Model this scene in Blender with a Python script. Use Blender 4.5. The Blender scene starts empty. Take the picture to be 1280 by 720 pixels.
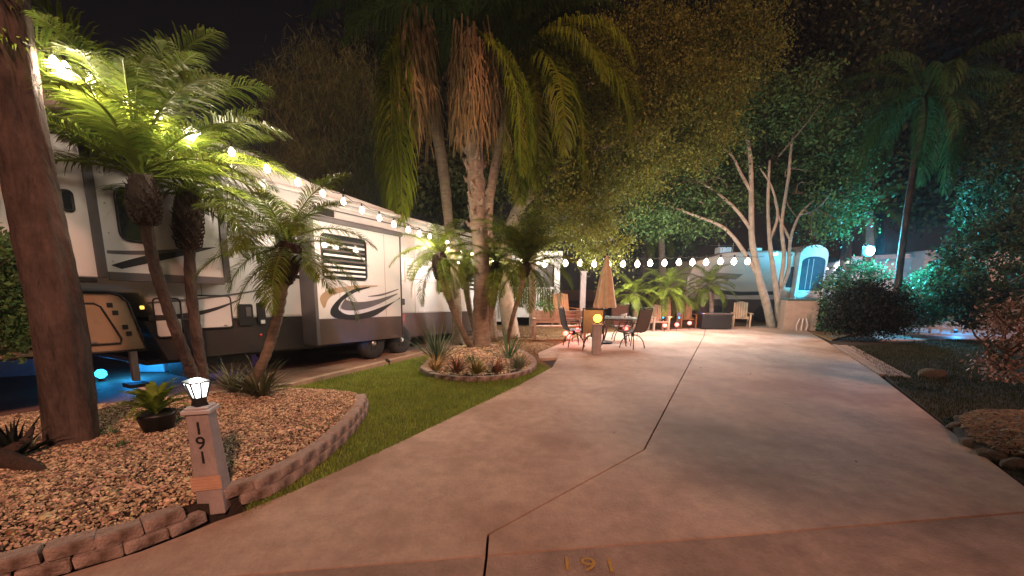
import bpy, bmesh, math, random
import numpy as np
from mathutils import Vector, Matrix, Euler
random.seed(7); rng = np.random.default_rng(7)
S = bpy.context.scene; COL = S.collection; R = math.radians; PI = math.pi

# ------------------------------------------------------------------ camera
F = 520.0; PY = 468.0; TH = math.atan((PY - 355) / F); CH = 1.6
cam = bpy.data.cameras.new('camera'); co = bpy.data.objects.new('camera', cam); COL.objects.link(co)
co.location = (0, 0, CH); co.rotation_euler = (PI / 2 - TH, 0, 0)
cam.sensor_width = 36; cam.lens = 36 * F / 1280; cam.shift_y = (PY - 360) / 1280; cam.clip_end = 500; cam.clip_start = .05
S.camera = co
# ------------------------------------------------------------------ world, night fill, exposure
SUN_EL, SUN_AZ = R(34), R(152)          # the far glow of the street behind the camera
w = bpy.data.worlds.new('World'); S.world = w; w.use_nodes = True
nt = w.node_tree; bg = nt.nodes['Background']
sky = nt.nodes.new('ShaderNodeTexSky'); sky.sky_type = 'NISHITA'; sky.sun_disc = False
sky.sun_elevation = SUN_EL; sky.sun_rotation = SUN_AZ
nt.links.new(sky.outputs[0], bg.inputs[0]); bg.inputs[1].default_value = .0008
sl = bpy.data.lights.new('sun', 'SUN'); so = bpy.data.objects.new('sun', sl); COL.objects.link(so)
sl.energy = 2.25; sl.angle = R(5); sl.color = (1, .47, .32)
sd = Vector((math.sin(SUN_AZ) * math.cos(SUN_EL), math.cos(SUN_AZ) * math.cos(SUN_EL), math.sin(SUN_EL)))
so.rotation_euler = sd.to_track_quat('Z', 'Y').to_euler(); so.location = sd * 40
S.view_settings.view_transform = 'Standard'; S.view_settings.look = 'None'
S.view_settings.exposure = 0.2; S.view_settings.gamma = 1.0
S.cycles.use_denoising = True; S.cycles.max_bounces = 6; S.cycles.transparent_max_bounces = 6
S.cycles.sample_clamp_indirect = 4.0

# ------------------------------------------------------------------ measuring helpers (photo pixel -> place)
cT, sT = math.cos(TH), math.sin(TH)
def ray(x, y):
    u = x - 640; v = PY - y
    return (u, F * cT + v * sT, v * cT - F * sT)
def G(x, y, z=0.0):
    r = ray(x, y); t = (z - CH) / r[2]; return (r[0] * t, r[1] * t)
def P(x, y, Y):
    r = ray(x, y); t = Y / r[1]; return (r[0] * t, Y, CH + r[2] * t)
_r = ray(930, 355); _l = math.hypot(_r[0], _r[1])
DV = (_r[0] / _l, _r[1] / _l); NV = (DV[1], -DV[0]); PSI = math.atan2(DV[1], DV[0])

# ------------------------------------------------------------------ materials
MATS = {}
def mat(name, c1, c2=None, scale=4.0, rough=.7, bump=0.0, bscale=None, metal=0.0, detail=6, transl=0.0,
        island=0.0, emit=None, estr=0.0, spec=.5, stretch=None, c3=None, s3=.6, coat=0.0, alpha=None, mottle=0.0, relief=.02):
    if name in MATS: return MATS[name]
    m = bpy.data.materials.new(name); m.use_nodes = True; n = m.node_tree.nodes; L = m.node_tree.links
    b = n['Principled BSDF']; out = n['Material Output']
    b.inputs['Roughness'].default_value = rough; b.inputs['Metallic'].default_value = metal
    b.inputs['Specular IOR Level'].default_value = spec
    if coat: b.inputs['Coat Weight'].default_value = coat
    c2 = c2 or tuple(x * .75 for x in c1)
    tc = n.new('ShaderNodeTexCoord'); mp = n.new('ShaderNodeMapping'); L.new(tc.outputs['Object'], mp.inputs[0])
    if stretch: mp.inputs['Scale'].default_value = stretch
    no = n.new('ShaderNodeTexNoise'); no.inputs['Scale'].default_value = scale; no.inputs['Detail'].default_value = detail
    no.inputs['Roughness'].default_value = .65
    L.new(mp.outputs[0], no.inputs['Vector'])
    rp = n.new('ShaderNodeValToRGB'); rp.color_ramp.elements[0].position = .33; rp.color_ramp.elements[1].position = .67
    rp.color_ramp.elements[0].color = (*c2, 1); rp.color_ramp.elements[1].color = (*c1, 1)
    L.new(no.outputs['Fac'], rp.inputs[0]); col = rp.outputs[0]
    if c3:
        n3 = n.new('ShaderNodeTexNoise'); n3.inputs['Scale'].default_value = s3; n3.inputs['Detail'].default_value = 4
        L.new(tc.outputs['Object'], n3.inputs['Vector'])
        r3 = n.new('ShaderNodeValToRGB'); r3.color_ramp.elements[0].position = .48; r3.color_ramp.elements[1].position = .66
        r3.color_ramp.elements[0].color = (0, 0, 0, 1); r3.color_ramp.elements[1].color = (1, 1, 1, 1)
        L.new(n3.outputs['Fac'], r3.inputs[0])
        mx = n.new('ShaderNodeMix'); mx.data_type = 'RGBA'; L.new(r3.outputs[0], mx.inputs[0])
        L.new(col, mx.inputs[6]); mx.inputs[7].default_value = (*c3, 1); col = mx.outputs[2]
    if island:
        g = n.new('ShaderNodeNewGeometry'); hs = n.new('ShaderNodeHueSaturation')
        ma = n.new('ShaderNodeMapRange'); ma.inputs[3].default_value = 1 - island; ma.inputs[4].default_value = 1 + island
        L.new(g.outputs['Random Per Island'], ma.inputs[0]); L.new(ma.outputs[0], hs.inputs['Value'])
        mh = n.new('ShaderNodeMapRange'); mh.inputs[3].default_value = .5 - island * .05; mh.inputs[4].default_value = .5 + island * .05
        mu = n.new('ShaderNodeMath'); mu.operation = 'MULTIPLY'; mu.inputs[1].default_value = 7.31
        fr = n.new('ShaderNodeMath'); fr.operation = 'FRACT'
        L.new(g.outputs['Random Per Island'], mu.inputs[0]); L.new(mu.outputs[0], fr.inputs[0]); L.new(fr.outputs[0], mh.inputs[0])
        L.new(mh.outputs[0], hs.inputs['Hue']); L.new(col, hs.inputs['Color']); col = hs.outputs[0]
    if mottle:
        for sc_, am in ((7, 1.0), (34, .6), (240, .9)):
            q = n.new('ShaderNodeTexNoise'); q.inputs['Scale'].default_value = sc_; q.inputs['Detail'].default_value = 5; L.new(tc.outputs['Object'], q.inputs['Vector'])
            mr = n.new('ShaderNodeMapRange'); mr.inputs[1].default_value = .3; mr.inputs[2].default_value = .7; mr.inputs[3].default_value = 1 - mottle * am; mr.inputs[4].default_value = 1 + mottle * am * .5
            L.new(q.outputs['Fac'], mr.inputs[0]); vm = n.new('ShaderNodeVectorMath'); vm.operation = 'SCALE'; L.new(col, vm.inputs[0]); L.new(mr.outputs[0], vm.inputs['Scale']); col = vm.outputs[0]
    L.new(col, b.inputs['Base Color'])
    if bump:
        nb = n.new('ShaderNodeTexNoise'); nb.inputs['Scale'].default_value = bscale or scale * 5; nb.inputs['Detail'].default_value = 8
        L.new(mp.outputs[0], nb.inputs['Vector'])
        bp = n.new('ShaderNodeBump'); bp.inputs['Strength'].default_value = bump; bp.inputs['Distance'].default_value = relief
        L.new(nb.outputs['Fac'], bp.inputs['Height']); L.new(bp.outputs[0], b.inputs['Normal'])
    if transl:
        t = n.new('ShaderNodeBsdfTranslucent'); L.new(col, t.inputs[0]); ms = n.new('ShaderNodeMixShader'); ms.inputs[0].default_value = transl
        L.new(b.outputs[0], ms.inputs[1]); L.new(t.outputs[0], ms.inputs[2]); L.new(ms.outputs[0], out.inputs[0])
    if emit:
        b.inputs['Emission Color'].default_value = (*emit, 1); b.inputs['Emission Strength'].default_value = estr
        m.cycles.emission_sampling = 'NONE'      # the lamp beside it carries the light
    if alpha is not None: b.inputs['Alpha'].default_value = alpha
    MATS[name] = m; return m

def glass(name, tint=(.9, .95, 1), rough=.05, alpha=.35):
    return mat(name, tint, tint, rough=rough, alpha=alpha, spec=.8)

M = {}
M['concrete'] = mat('concrete', (.58, .43, .33), (.41, .285, .215), scale=1.3, rough=.72, bump=.25, bscale=60, c3=(.33, .205, .14), s3=.7, stretch=(1, .45, 1), mottle=.16)
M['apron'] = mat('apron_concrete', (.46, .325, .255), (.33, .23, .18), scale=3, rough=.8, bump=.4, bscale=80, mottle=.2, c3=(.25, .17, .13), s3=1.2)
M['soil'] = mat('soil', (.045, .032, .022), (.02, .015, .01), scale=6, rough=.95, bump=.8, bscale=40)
M['mulch'] = mat('mulch', (.26, .15, .06), (.14, .075, .03), scale=14, rough=.95, bump=.9, bscale=70)
M['pad'] = mat('pad', (.23, .13, .085), (.15, .085, .06), scale=3, rough=.55, bump=.35, bscale=50, c3=(.30, .20, .14), s3=.9)
M['kerb'] = mat('kerb', (.40, .30, .21), (.29, .21, .15), scale=8, rough=.85, bump=.5)
M['lawn'] = mat('lawn', (.16, .20, .05), (.09, .13, .03), scale=10, rough=.95, bump=.8, bscale=80)
M['blade'] = mat('blade', (.27, .36, .06), (.17, .25, .04), scale=2.5, rough=.6, transl=.3, island=.45)
M['pebble'] = mat('pebble', (.57, .43, .28), (.31, .21, .13), scale=9, rough=.75, island=.8)
M['block'] = mat('block', (.50, .42, .37), (.34, .25, .205), scale=9, rough=.9, bump=.8, bscale=60, c3=(.13, .09, .07), s3=5)
M['bark'] = mat('bark', (.13, .088, .07), (.04, .027, .022), scale=7, rough=.95, bump=1.0, bscale=11, stretch=(1, 1, .28), relief=.09, mottle=.2)
M['palmbark'] = mat('palmbark', (.30, .23, .17), (.17, .12, .08), scale=6, rough=.95, bump=1.0, bscale=30, stretch=(1, 1, 3))
M['palebark'] = mat('palebark', (.40, .33, .25), (.25, .20, .15), scale=5, rough=.9, bump=.8, bscale=25)
M['boot'] = mat('boot', (.07, .045, .032), (.035, .022, .016), scale=12, rough=.95, bump=1.0, bscale=40)
M['dead'] = mat('dead', (.36, .26, .12), (.19, .13, .06), scale=8, rough=.9, island=.35, transl=.15)
M['frond'] = mat('frond', (.15, .19, .025), (.085, .125, .016), scale=3, rough=.42, transl=.35, island=.4, spec=.2)
M['queenfrond'] = mat('queenfrond', (.22, .28, .025), (.12, .17, .015), scale=2, rough=.45, transl=.45, island=.4, spec=.2)  # brightened so the light on the hanging fronds sits in the colour
M['oakleaf'] = mat('oakleaf', (.23, .25, .05), (.11, .13, .026), scale=1.2, rough=.6, transl=.3, island=.5, spec=.2)
M['leaf'] = mat('leaf', (.11, .19, .06), (.055, .11, .035), scale=1.2, rough=.5, transl=.3, island=.5, spec=.2)
M['shrubleaf'] = mat('shrubleaf', (.12, .24, .10), (.07, .15, .07), scale=3, rough=.35, transl=.3, island=.5, spec=.2)
M['darkleaf'] = mat('darkleaf', (.013, .02, .014), (.007, .011, .008), scale=3, rough=.7, transl=.15, island=.4, spec=.2)  # near-black colour carries the shade on background trees and the round bush
M['duskleaf'] = mat('duskleaf', (.07, .10, .035), (.035, .05, .02), scale=1.5, rough=.6, transl=.3, island=.5, spec=.2)
M['fern'] = mat('fern', (.26, .34, .04), (.16, .24, .03), scale=3, rough=.5, transl=.35, island=.3, spec=.2)
M['shadefrond'] = mat('shadefrond', (.05, .10, .02), (.03, .06, .015), scale=1, rough=.6, transl=.4, island=.4, spec=.2)  # dark copy of the queen frond colour, crown shade painted in
M['needle'] = mat('needle', (.13, .16, .06), (.06, .08, .035), scale=2, rough=.7, transl=.2, island=.5, spec=.2)
M['twig'] = mat('twig', (.20, .14, .09), (.11, .075, .05), scale=6, rough=.9)
M['rvwhite'] = mat('rvwhite', (.60, .59, .58), (.55, .54, .53), scale=1.2, rough=.28, coat=.3, bump=.03, bscale=3)
M['rvtan'] = mat('rvtan', (.36, .25, .16), (.31, .21, .135), scale=1.5, rough=.35, coat=.3)
M['rvdark'] = mat('rvdark', (.035, .031, .03), (.025, .022, .022), scale=2, rough=.35, coat=.2)
M['rvskirt'] = mat('rvskirt', (.085, .06, .05), (.06, .045, .04), scale=2, rough=.35, coat=.2)
M['rvgrey'] = mat('rvgrey', (.11, .10, .105), (.08, .075, .08), scale=2, rough=.45)
M['black'] = mat('black', (.012, .012, .013), (.008, .008, .009), scale=6, rough=.5)
M['rubber'] = mat('rubber', (.02, .02, .02), (.012, .012, .012), scale=20, rough=.85, bump=.4)
M['metal'] = mat('metal', (.55, .55, .56), (.42, .42, .43), scale=9, rough=.35, metal=.9)
M['darkmetal'] = mat('darkmetal', (.03, .028, .027), (.02, .02, .02), scale=10, rough=.4, metal=.3)
M['wglass'] = mat('wglass', (.02, .025, .03), (.015, .018, .02), rough=.06, spec=.9)
M['blind'] = mat('blind', (.70, .70, .68), (.6, .6, .58), scale=3, rough=.6)
M['blinddark'] = mat('blinddark', (.07, .055, .045), (.05, .04, .035), scale=3, rough=.6)
M['gwhite'] = mat('gwhite', (.78, .76, .73), rough=.3)
M['gtan'] = mat('gtan', (.38, .27, .17), rough=.35)
M['wood'] = mat('wood', (.34, .27, .21), (.24, .185, .14), scale=5, rough=.8, bump=.5, bscale=30, stretch=(1, 1, .2))
M['postpaint'] = mat('postpaint', (.40, .34, .32), (.30, .25, .235), scale=7, rough=.7, bump=.4, bscale=30, stretch=(1, 1, .2), mottle=.12)
M['plaque'] = mat('plaque', (.58, .38, .26), (.48, .30, .20), scale=9, rough=.6)
M['orangewood'] = mat('orangewood', (.42, .19, .07), (.30, .13, .05), scale=5, rough=.6)
M['tanfabric'] = mat('tanfabric', (.56, .43, .28), (.44, .33, .21), scale=8, rough=.9, bump=.3, bscale=60)
M['sling'] = mat('sling', (.34, .25, .16), (.27, .2, .13), scale=20, rough=.8)
M['slinggrey'] = mat('slinggrey', (.13, .11, .095), (.10, .085, .075), scale=20, rough=.8)
M['slingblue'] = mat('slingblue', (.16, .19, .24), (.12, .145, .19), scale=20, rough=.7)
M['stucco'] = mat('stucco', (.36, .27, .2), (.29, .215, .16), scale=6, rough=.9, bump=.6, bscale=70)
M['granite'] = mat('granite', (.08, .14, .12), (.04, .08, .07), scale=30, rough=.25)
M['rock'] = mat('rock', (.19, .145, .105), (.10, .075, .055), scale=6, rough=.95, bump=.9, bscale=20)
M['beige'] = mat('beige', (.52, .41, .31), (.46, .355, .265), scale=1, rough=.35, coat=.2)
M['paleblock'] = mat('paleblock', (.40, .42, .46), (.33, .35, .39), scale=4, rough=.8, bump=.3)
M['red'] = mat('redplastic', (.45, .03, .02), (.35, .02, .015), rough=.4)
M['pot'] = mat('pot', (.014, .013, .013), (.01, .01, .01), rough=.45)
M['yellow'] = mat('yellowpaint', (.55, .33, .05), (.38, .22, .05), scale=25, rough=.8)
M['wire'] = mat('wire', (.02, .018, .016), rough=.6)
M['bulb'] = mat('bulb', (1, .9, .75), emit=(1, .80, .52), estr=14)
M['bulbcool'] = mat('bulbcool', (1, 1, 1), emit=(.92, 1, .96), estr=5)
M['bulbred'] = mat('bulbred', (1, .2, .2), emit=(1, .12, .09), estr=6)
M['bulbamber'] = mat('bulbamber', (1, .6, .1), emit=(1, .42, .04), estr=6)
M['bulbblue'] = mat('bulbblue', (.1, .6, 1), emit=(.03, .55, 1), estr=5)
M['flood'] = mat('flood', (.3, .9, 1), emit=(.04, .55, 1), estr=3.5)
M['floodcore'] = mat('floodcore', (.8, 1, 1), emit=(.5, .95, 1), estr=60)
M['greylilac'] = mat('greylilac', (.50, .46, .44), (.42, .38, .37), scale=3, rough=.5)
M['lampglass'] = glass('lampglass', (.9, 1, .97), .1, .25)
M['tableglass'] = glass('tableglass', (.5, .6, .6), .03, .45)

# ------------------------------------------------------------------ mesh helpers
class MB:
    def __init__(s): s.v = []; s.f = []
    def add(s, v, f):
        o = len(s.v); s.v += [tuple(p) for p in v]; s.f += [tuple(i + o for i in q) for q in f]; return s
    def box(s, c, d, rz=0.0, tilt=None):
        x, y, z = d[0] / 2, d[1] / 2, d[2] / 2
        v = [(-x, -y, -z), (x, -y, -z), (x, y, -z), (-x, y, -z), (-x, -y, z), (x, -y, z), (x, y, z), (-x, y, z)]
        m = Euler(tilt).to_matrix() if tilt else Matrix.Rotation(rz, 3, 'Z')
        v = [m @ Vector(p) + Vector(c) for p in v]
        return s.add(v, [(0, 3, 2, 1), (4, 5, 6, 7), (0, 1, 5, 4), (1, 2, 6, 5), (2, 3, 7, 6), (3, 0, 4, 7)])
    def tube(s, pts, rad, n=8, caps=True, lobes=0.0, seed=0):
        pts = [Vector(p) for p in pts]
        if not hasattr(rad, '__len__'): rad = [rad] * len(pts)
        rr = random.Random(seed); V = []; ref = Vector((0, 1, 0))
        for i, p in enumerate(pts):
            t = (pts[min(i + 1, len(pts) - 1)] - pts[max(i - 1, 0)]).normalized()
            a = t.cross(ref)
            if a.length < .1: a = t.cross(Vector((1, 0, 0)))
            a.normalize(); b = a.cross(t)
            for k in range(n):
                q = 2 * PI * k / n; rd = rad[i] * (1 + (lobes * rr.uniform(-1, 1) if lobes else 0))
                V.append(p + a * math.cos(q) * rd + b * math.sin(q) * rd)
        Fc = [(i * n + k, i * n + (k + 1) % n, (i + 1) * n + (k + 1) % n, (i + 1) * n + k) for i in range(len(pts) - 1) for k in range(n)]
        if caps: Fc += [tuple(range(n))[::-1], tuple((len(pts) - 1) * n + k for k in range(n))]
        return s.add(V, Fc)
    def lathe(s, prof, c=(0, 0, 0), n=16):
        V = [(c[0] + r * math.cos(2 * PI * k / n), c[1] + r * math.sin(2 * PI * k / n), c[2] + z) for r, z in prof for k in range(n)]
        Fc = [(i * n + k, i * n + (k + 1) % n, (i + 1) * n + (k + 1) % n, (i + 1) * n + k) for i in range(len(prof) - 1) for k in range(n)]
        Fc += [tuple(range(n))[::-1], tuple((len(prof) - 1) * n + k for k in range(n))]
        return s.add(V, Fc)
    def prism(s, poly, z0, z1):
        n = len(poly); a = sum(poly[i][0] * poly[(i + 1) % n][1] - poly[(i + 1) % n][0] * poly[i][1] for i in range(n))
        if a < 0: poly = poly[::-1]
        return s.add([(x, y, z0) for x, y in poly] + [(x, y, z1) for x, y in poly],
                     [tuple(range(n))[::-1], tuple(range(n, 2 * n))] + [(i, (i + 1) % n, n + (i + 1) % n, n + i) for i in range(n)])
    def shift(s, d):
        s.v = [(p[0] + d[0], p[1] + d[1], p[2] + d[2]) for p in s.v]; return s
    def xz(s, off=0.0):           # a prism drawn in (x, y) with height z becomes upright: x, z, depth y
        s.v = [(p[0], -p[2] + off, p[1]) for p in s.v]; return s
    def mesh(s, name, m, smooth=False):
        me = bpy.data.meshes.new(name); me.from_pydata(s.v, [], s.f); me.materials.append(m)
        if smooth: me.polygons.foreach_set('use_smooth', [True] * len(me.polygons))
        me.update(); return me
    def build(s, name, m, parent=None, smooth=False, bevel=0.0, kind=None, label=None, loc=None):
        o = bpy.data.objects.new(name, s.mesh(name, m, smooth)); COL.objects.link(o)
        if parent: o.parent = parent
        if bevel:
            b = o.modifiers.new('bevel', 'BEVEL'); b.width = bevel; b.segments = 2; b.limit_method = 'ANGLE'
        if kind: o['kind'] = kind
        if label: o['label'] = label
        if loc: o.location = loc
        return o
def inst(name, me, parent=None, loc=(0, 0, 0), rot=(0, 0, 0), sc=1.0):
    o = bpy.data.objects.new(name, me); COL.objects.link(o); o.location = loc; o.rotation_euler = rot
    o.scale = (sc, sc, sc) if not hasattr(sc, '__len__') else sc
    if parent: o.parent = parent
    return o
def tag(o, label, cat, group=None):
    o['label'] = label; o['category'] = cat
    if group: o['group'] = group
    return o
def thing(name, label, cat, loc=(0, 0, 0), rz=0.0, group=None):
    o = bpy.data.objects.new(name, None); COL.objects.link(o); o.location = loc; o.rotation_euler = (0, 0, rz)
    o.empty_display_size = .2; return tag(o, label, cat, group)
def struct_root(name):
    o = bpy.data.objects.new(name, None); COL.objects.link(o); o['kind'] = 'structure'; return o
def npmesh(name, V, Fq, m, parent=None, kind=None, smooth=False):
    me = bpy.data.meshes.new(name); k = Fq.shape[1]; nf = len(Fq)
    me.vertices.add(len(V)); me.vertices.foreach_set('co', V.astype(np.float32).ravel())
    me.loops.add(nf * k); me.loops.foreach_set('vertex_index', Fq.astype(np.int32).ravel())
    me.polygons.add(nf); me.polygons.foreach_set('loop_start', np.arange(0, nf * k, k, dtype=np.int32))
    me.polygons.foreach_set('loop_total', np.full(nf, k, dtype=np.int32))
    if smooth: me.polygons.foreach_set('use_smooth', np.ones(nf, dtype=bool))
    me.materials.append(m); me.update(calc_edges=True)
    o = bpy.data.objects.new(name, me); COL.objects.link(o)
    if parent: o.parent = parent
    if kind: o['kind'] = kind
    return o
def inset(poly, d):
    n = len(poly); a = sum(poly[i][0] * poly[(i + 1) % n][1] - poly[(i + 1) % n][0] * poly[i][1] for i in range(n))
    if a < 0: poly = poly[::-1]
    out = []
    for i in range(n):
        p0, p1, p2 = Vector(poly[i - 1]), Vector(poly[i]), Vector(poly[(i + 1) % n])
        e1 = (p1 - p0).normalized(); e2 = (p2 - p1).normalized()
        n1 = Vector((-e1.y, e1.x)); n2 = Vector((-e2.y, e2.x)); b = n1 + n2
        b = b / max(b.dot(n1), .4); q = p1 + b * d; out.append((q.x, q.y))
    return out
def in_poly(X, Y, poly):
    c = np.zeros(len(X), bool); n = len(poly)
    for i in range(n):
        x1, y1 = poly[i]; x2, y2 = poly[i - 1]
        if y1 == y2: continue
        c ^= ((y1 > Y) != (y2 > Y)) & (X < (x2 - x1) * (Y - y1) / (y2 - y1) + x1)
    return c
def scatter(poly, n):
    a = np.array(poly); lo, hi = a.min(0), a.max(0); X = []; k = 0
    while k < n:
        q = rng.uniform(lo, hi, (n * 2, 2)); q = q[in_poly(q[:, 0], q[:, 1], poly)]; X.append(q); k += len(q)
    return np.concatenate(X)[:n]
def smooth_path(p, sub=4):
    p = [Vector(q) for q in p]; out = []
    for i in range(len(p) - 1):
        a, b, c, d = p[max(i - 1, 0)], p[i], p[i + 1], p[min(i + 2, len(p) - 1)]
        for k in range(sub):
            t = k / sub; out.append(.5 * ((2 * b) + (c - a) * t + (2 * a - 5 * b + 4 * c - d) * t * t + (3 * b - a - 3 * c + d) * t ** 3))
    out.append(p[-1]); return out
def point_light(loc, col, e, r=.05, parent=None, spot=None, aim=None):
    l = bpy.data.lights.new('lamp', 'SPOT' if spot else 'POINT'); l.energy = e; l.color = col; l.shadow_soft_size = r
    o = bpy.data.objects.new('lamp_light', l); COL.objects.link(o); o.location = loc
    if spot: l.spot_size = R(spot); l.spot_blend = .4; o.rotation_euler = (Vector(loc) - Vector(aim)).to_track_quat('Z', 'Y').to_euler()
    if parent: o.parent = parent
    return o

# ------------------------------------------------------------------ ground, driveway, pads
g = MB().prism([(-90, -40), (90, -40), (90, 120), (-90, 120)], -.3, -.06).build('ground', M['soil'], kind='structure')
T0, T1 = G(608, 694.5), G(1280, 641)
def onT(t): return (T0[0] + (T1[0] - T0[0]) * t, T0[1] + (T1[1] - T0[1]) * t)
Lout = [G(*p) for p in [(0, 752), (90, 715), (175, 689), (240, 664), (268, 652), (300, 641), (370, 612), (500, 552), (650, 480), (690, 459)]]
Rout = [G(*p) for p in [(955, 407), (1005, 411), (1035, 428), (1100, 470), (1200, 547), (1280, 607), (1318, 637)]]
joint = [G(610, 668), G(805, 562), G(866, 446)]
drive = struct_root('driveway')
slabs = [
    ([onT(-.66)] + Lout[1:] + [G(697, 447)] + joint[::-1] + [onT(0)], M['concrete'], 'concrete_slab'),
    ([G(*p) for p in [(697, 447), (866, 446), (880, 420), (882, 410), (850, 411), (790, 413), (735, 417), (714, 424), (672, 441), (674, 448)]], M['concrete'], 'concrete_slab'),
    ([onT(0)] + joint + [G(880, 420), G(882, 410)] + Rout, M['concrete'], 'concrete_slab'),
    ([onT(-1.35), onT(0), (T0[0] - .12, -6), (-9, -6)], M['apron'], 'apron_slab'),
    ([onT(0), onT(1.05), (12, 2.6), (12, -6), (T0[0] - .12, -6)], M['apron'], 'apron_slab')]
for poly, m, nm in slabs:
    MB().prism(inset(poly, .0085), -.12, 0).build(nm, m, drive)
# painted number
cu = bpy.data.curves.new('painted_number', 'FONT'); cu.body = '191'; cu.size = .2; cu.align_x = 'CENTER'; cu.space_character = 1.25
to = bpy.data.objects.new('tmp', cu); COL.objects.link(to); bpy.context.view_layer.update()
me = bpy.data.meshes.new_from_object(to.evaluated_get(bpy.context.evaluated_depsgraph_get())); bpy.data.objects.remove(to)
me.materials.clear(); me.materials.append(M['yellow']); gx, gy = G(737, 714)
inst('painted_number', me, drive, (gx, gy, .004), (0, 0, R(-4)), (1.0, .85, 1))
DIGITS = {}
def digits_mesh(t, size, mt):
    cu = bpy.data.curves.new('digit', 'FONT'); cu.body = t; cu.size = size; cu.extrude = .004; cu.align_x = 'CENTER'
    to = bpy.data.objects.new('tmp', cu); COL.objects.link(to); bpy.context.view_layer.update()
    me = bpy.data.meshes.new_from_object(to.evaluated_get(bpy.context.evaluated_depsgraph_get())); bpy.data.objects.remove(to)
    me.materials.clear(); me.materials.append(mt); return me

def sheet(name, px, z, m, world=None): return MB().prism(world or [G(*p) for p in px], -.2, z).build(name, m, kind='structure')
lawnL = [G(*p) for p in [(300, 648), (370, 614), (500, 554), (650, 482), (688, 460), (660, 448), (600, 425), (545, 441), (365, 484), (330, 482), (380, 520)]]
sheet('lawn', None, -.02, M['lawn'], lawnL)
pad = [G(365, 481), G(543, 438), G(640, 417), (-1.2, 16.5), (-14, 16.5), (-14, 3.0), G(-120, 540), G(60, 520), G(200, 505)]
sheet('camper_pad', None, -.005, M['pad'], pad)
kp = [G(-60, 545), G(120, 512), G(365, 482), G(543, 439)]
MB().prism([p for p in kp] + [(p[0] + .09 * NV[0] * -1, p[1] + .12) for p in kp[::-1]], -.1, .035).build('pad_kerb', M['kerb'], kind='structure', bevel=.008)
sheet('mulch_patch', [(690, 459), (674, 448), (672, 441), (714, 424), (735, 417), (735, 410), (600, 405), (560, 432), (600, 445), (655, 468)], -.012, M['mulch'])
sheet('mulch_strip', [(735, 417), (790, 413), (850, 411), (955, 407), (1005, 411), (1040, 424), (1100, 409), (1000, 396), (700, 396), (700, 410)], -.016, M['mulch'])
lawnR = [G(*p) for p in [(1108, 470), (1203, 546), (1290, 612), (1500, 640), (1500, 440), (1330, 425), (1190, 424), (1060, 432)]]
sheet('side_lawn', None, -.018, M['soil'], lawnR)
sheet('neighbour_drive', [(1100, 424), (1190, 423), (1330, 424), (1500, 428), (1400, 401), (1150, 398), (1060, 400)], -.022, M['greylilac'])
# brick pavers beside the driveway
pv = struct_root('paver_strip'); MB().prism([G(*p) for p in [(1036, 428), (1101, 469), (1140, 472), (1060, 428)]], -.2, -.03).build('paver_bed', M['soil'], pv)
pme = MB().box((0, 0, 0), (.20, .10, .05)).mesh('paver', M['block'])
e0, e1 = Vector(G(1040, 431)), Vector(G(1101, 470)); n_ = 34
ed = (e1 - e0); el = ed.length; ed.normalize(); en = Vector((-ed.y, ed.x)); ea = math.atan2(ed.y, ed.x)
if en.x < 0: en = -en
for i in range(int(el / .215)):
    for j in range(4):
        q = e0 + ed * (i * .215 + (.1 if j % 2 else 0)) + en * (.07 + j * .11)
        inst('paver', pme, pv, (q.x, q.y, -.024 + random.uniform(0, .006)), (random.uniform(-.02, .02), random.uniform(-.02, .02), ea + random.uniform(-.03, .03)))

def grass(name, poly, n, hmin, hmax, m=None, wd=.0045, avoid=None):
    q = scatter(poly, n)
    if avoid is not None: q = q[~in_poly(q[:, 0], q[:, 1], avoid)]
    n = len(q); a = rng.uniform(0, 2 * PI, n); h = rng.uniform(hmin, hmax, n); ln = rng.uniform(.0, .6, n) * h; b = rng.uniform(0, 2 * PI, n)
    w_ = wd * rng.uniform(.7, 1.4, n); dx, dy = np.cos(a) * w_, np.sin(a) * w_
    V = np.empty((n, 3, 3)); z0 = -.022
    V[:, 0] = np.stack([q[:, 0] - dx, q[:, 1] - dy, np.full(n, z0)], 1); V[:, 1] = np.stack([q[:, 0] + dx, q[:, 1] + dy, np.full(n, z0)], 1)
    V[:, 2] = np.stack([q[:, 0] + np.cos(b) * ln, q[:, 1] + np.sin(b) * ln, z0 + h], 1)
    return npmesh(name, V.reshape(-1, 3), np.arange(3 * n).reshape(-1, 3), m or M['blade'], kind='stuff')

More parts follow.
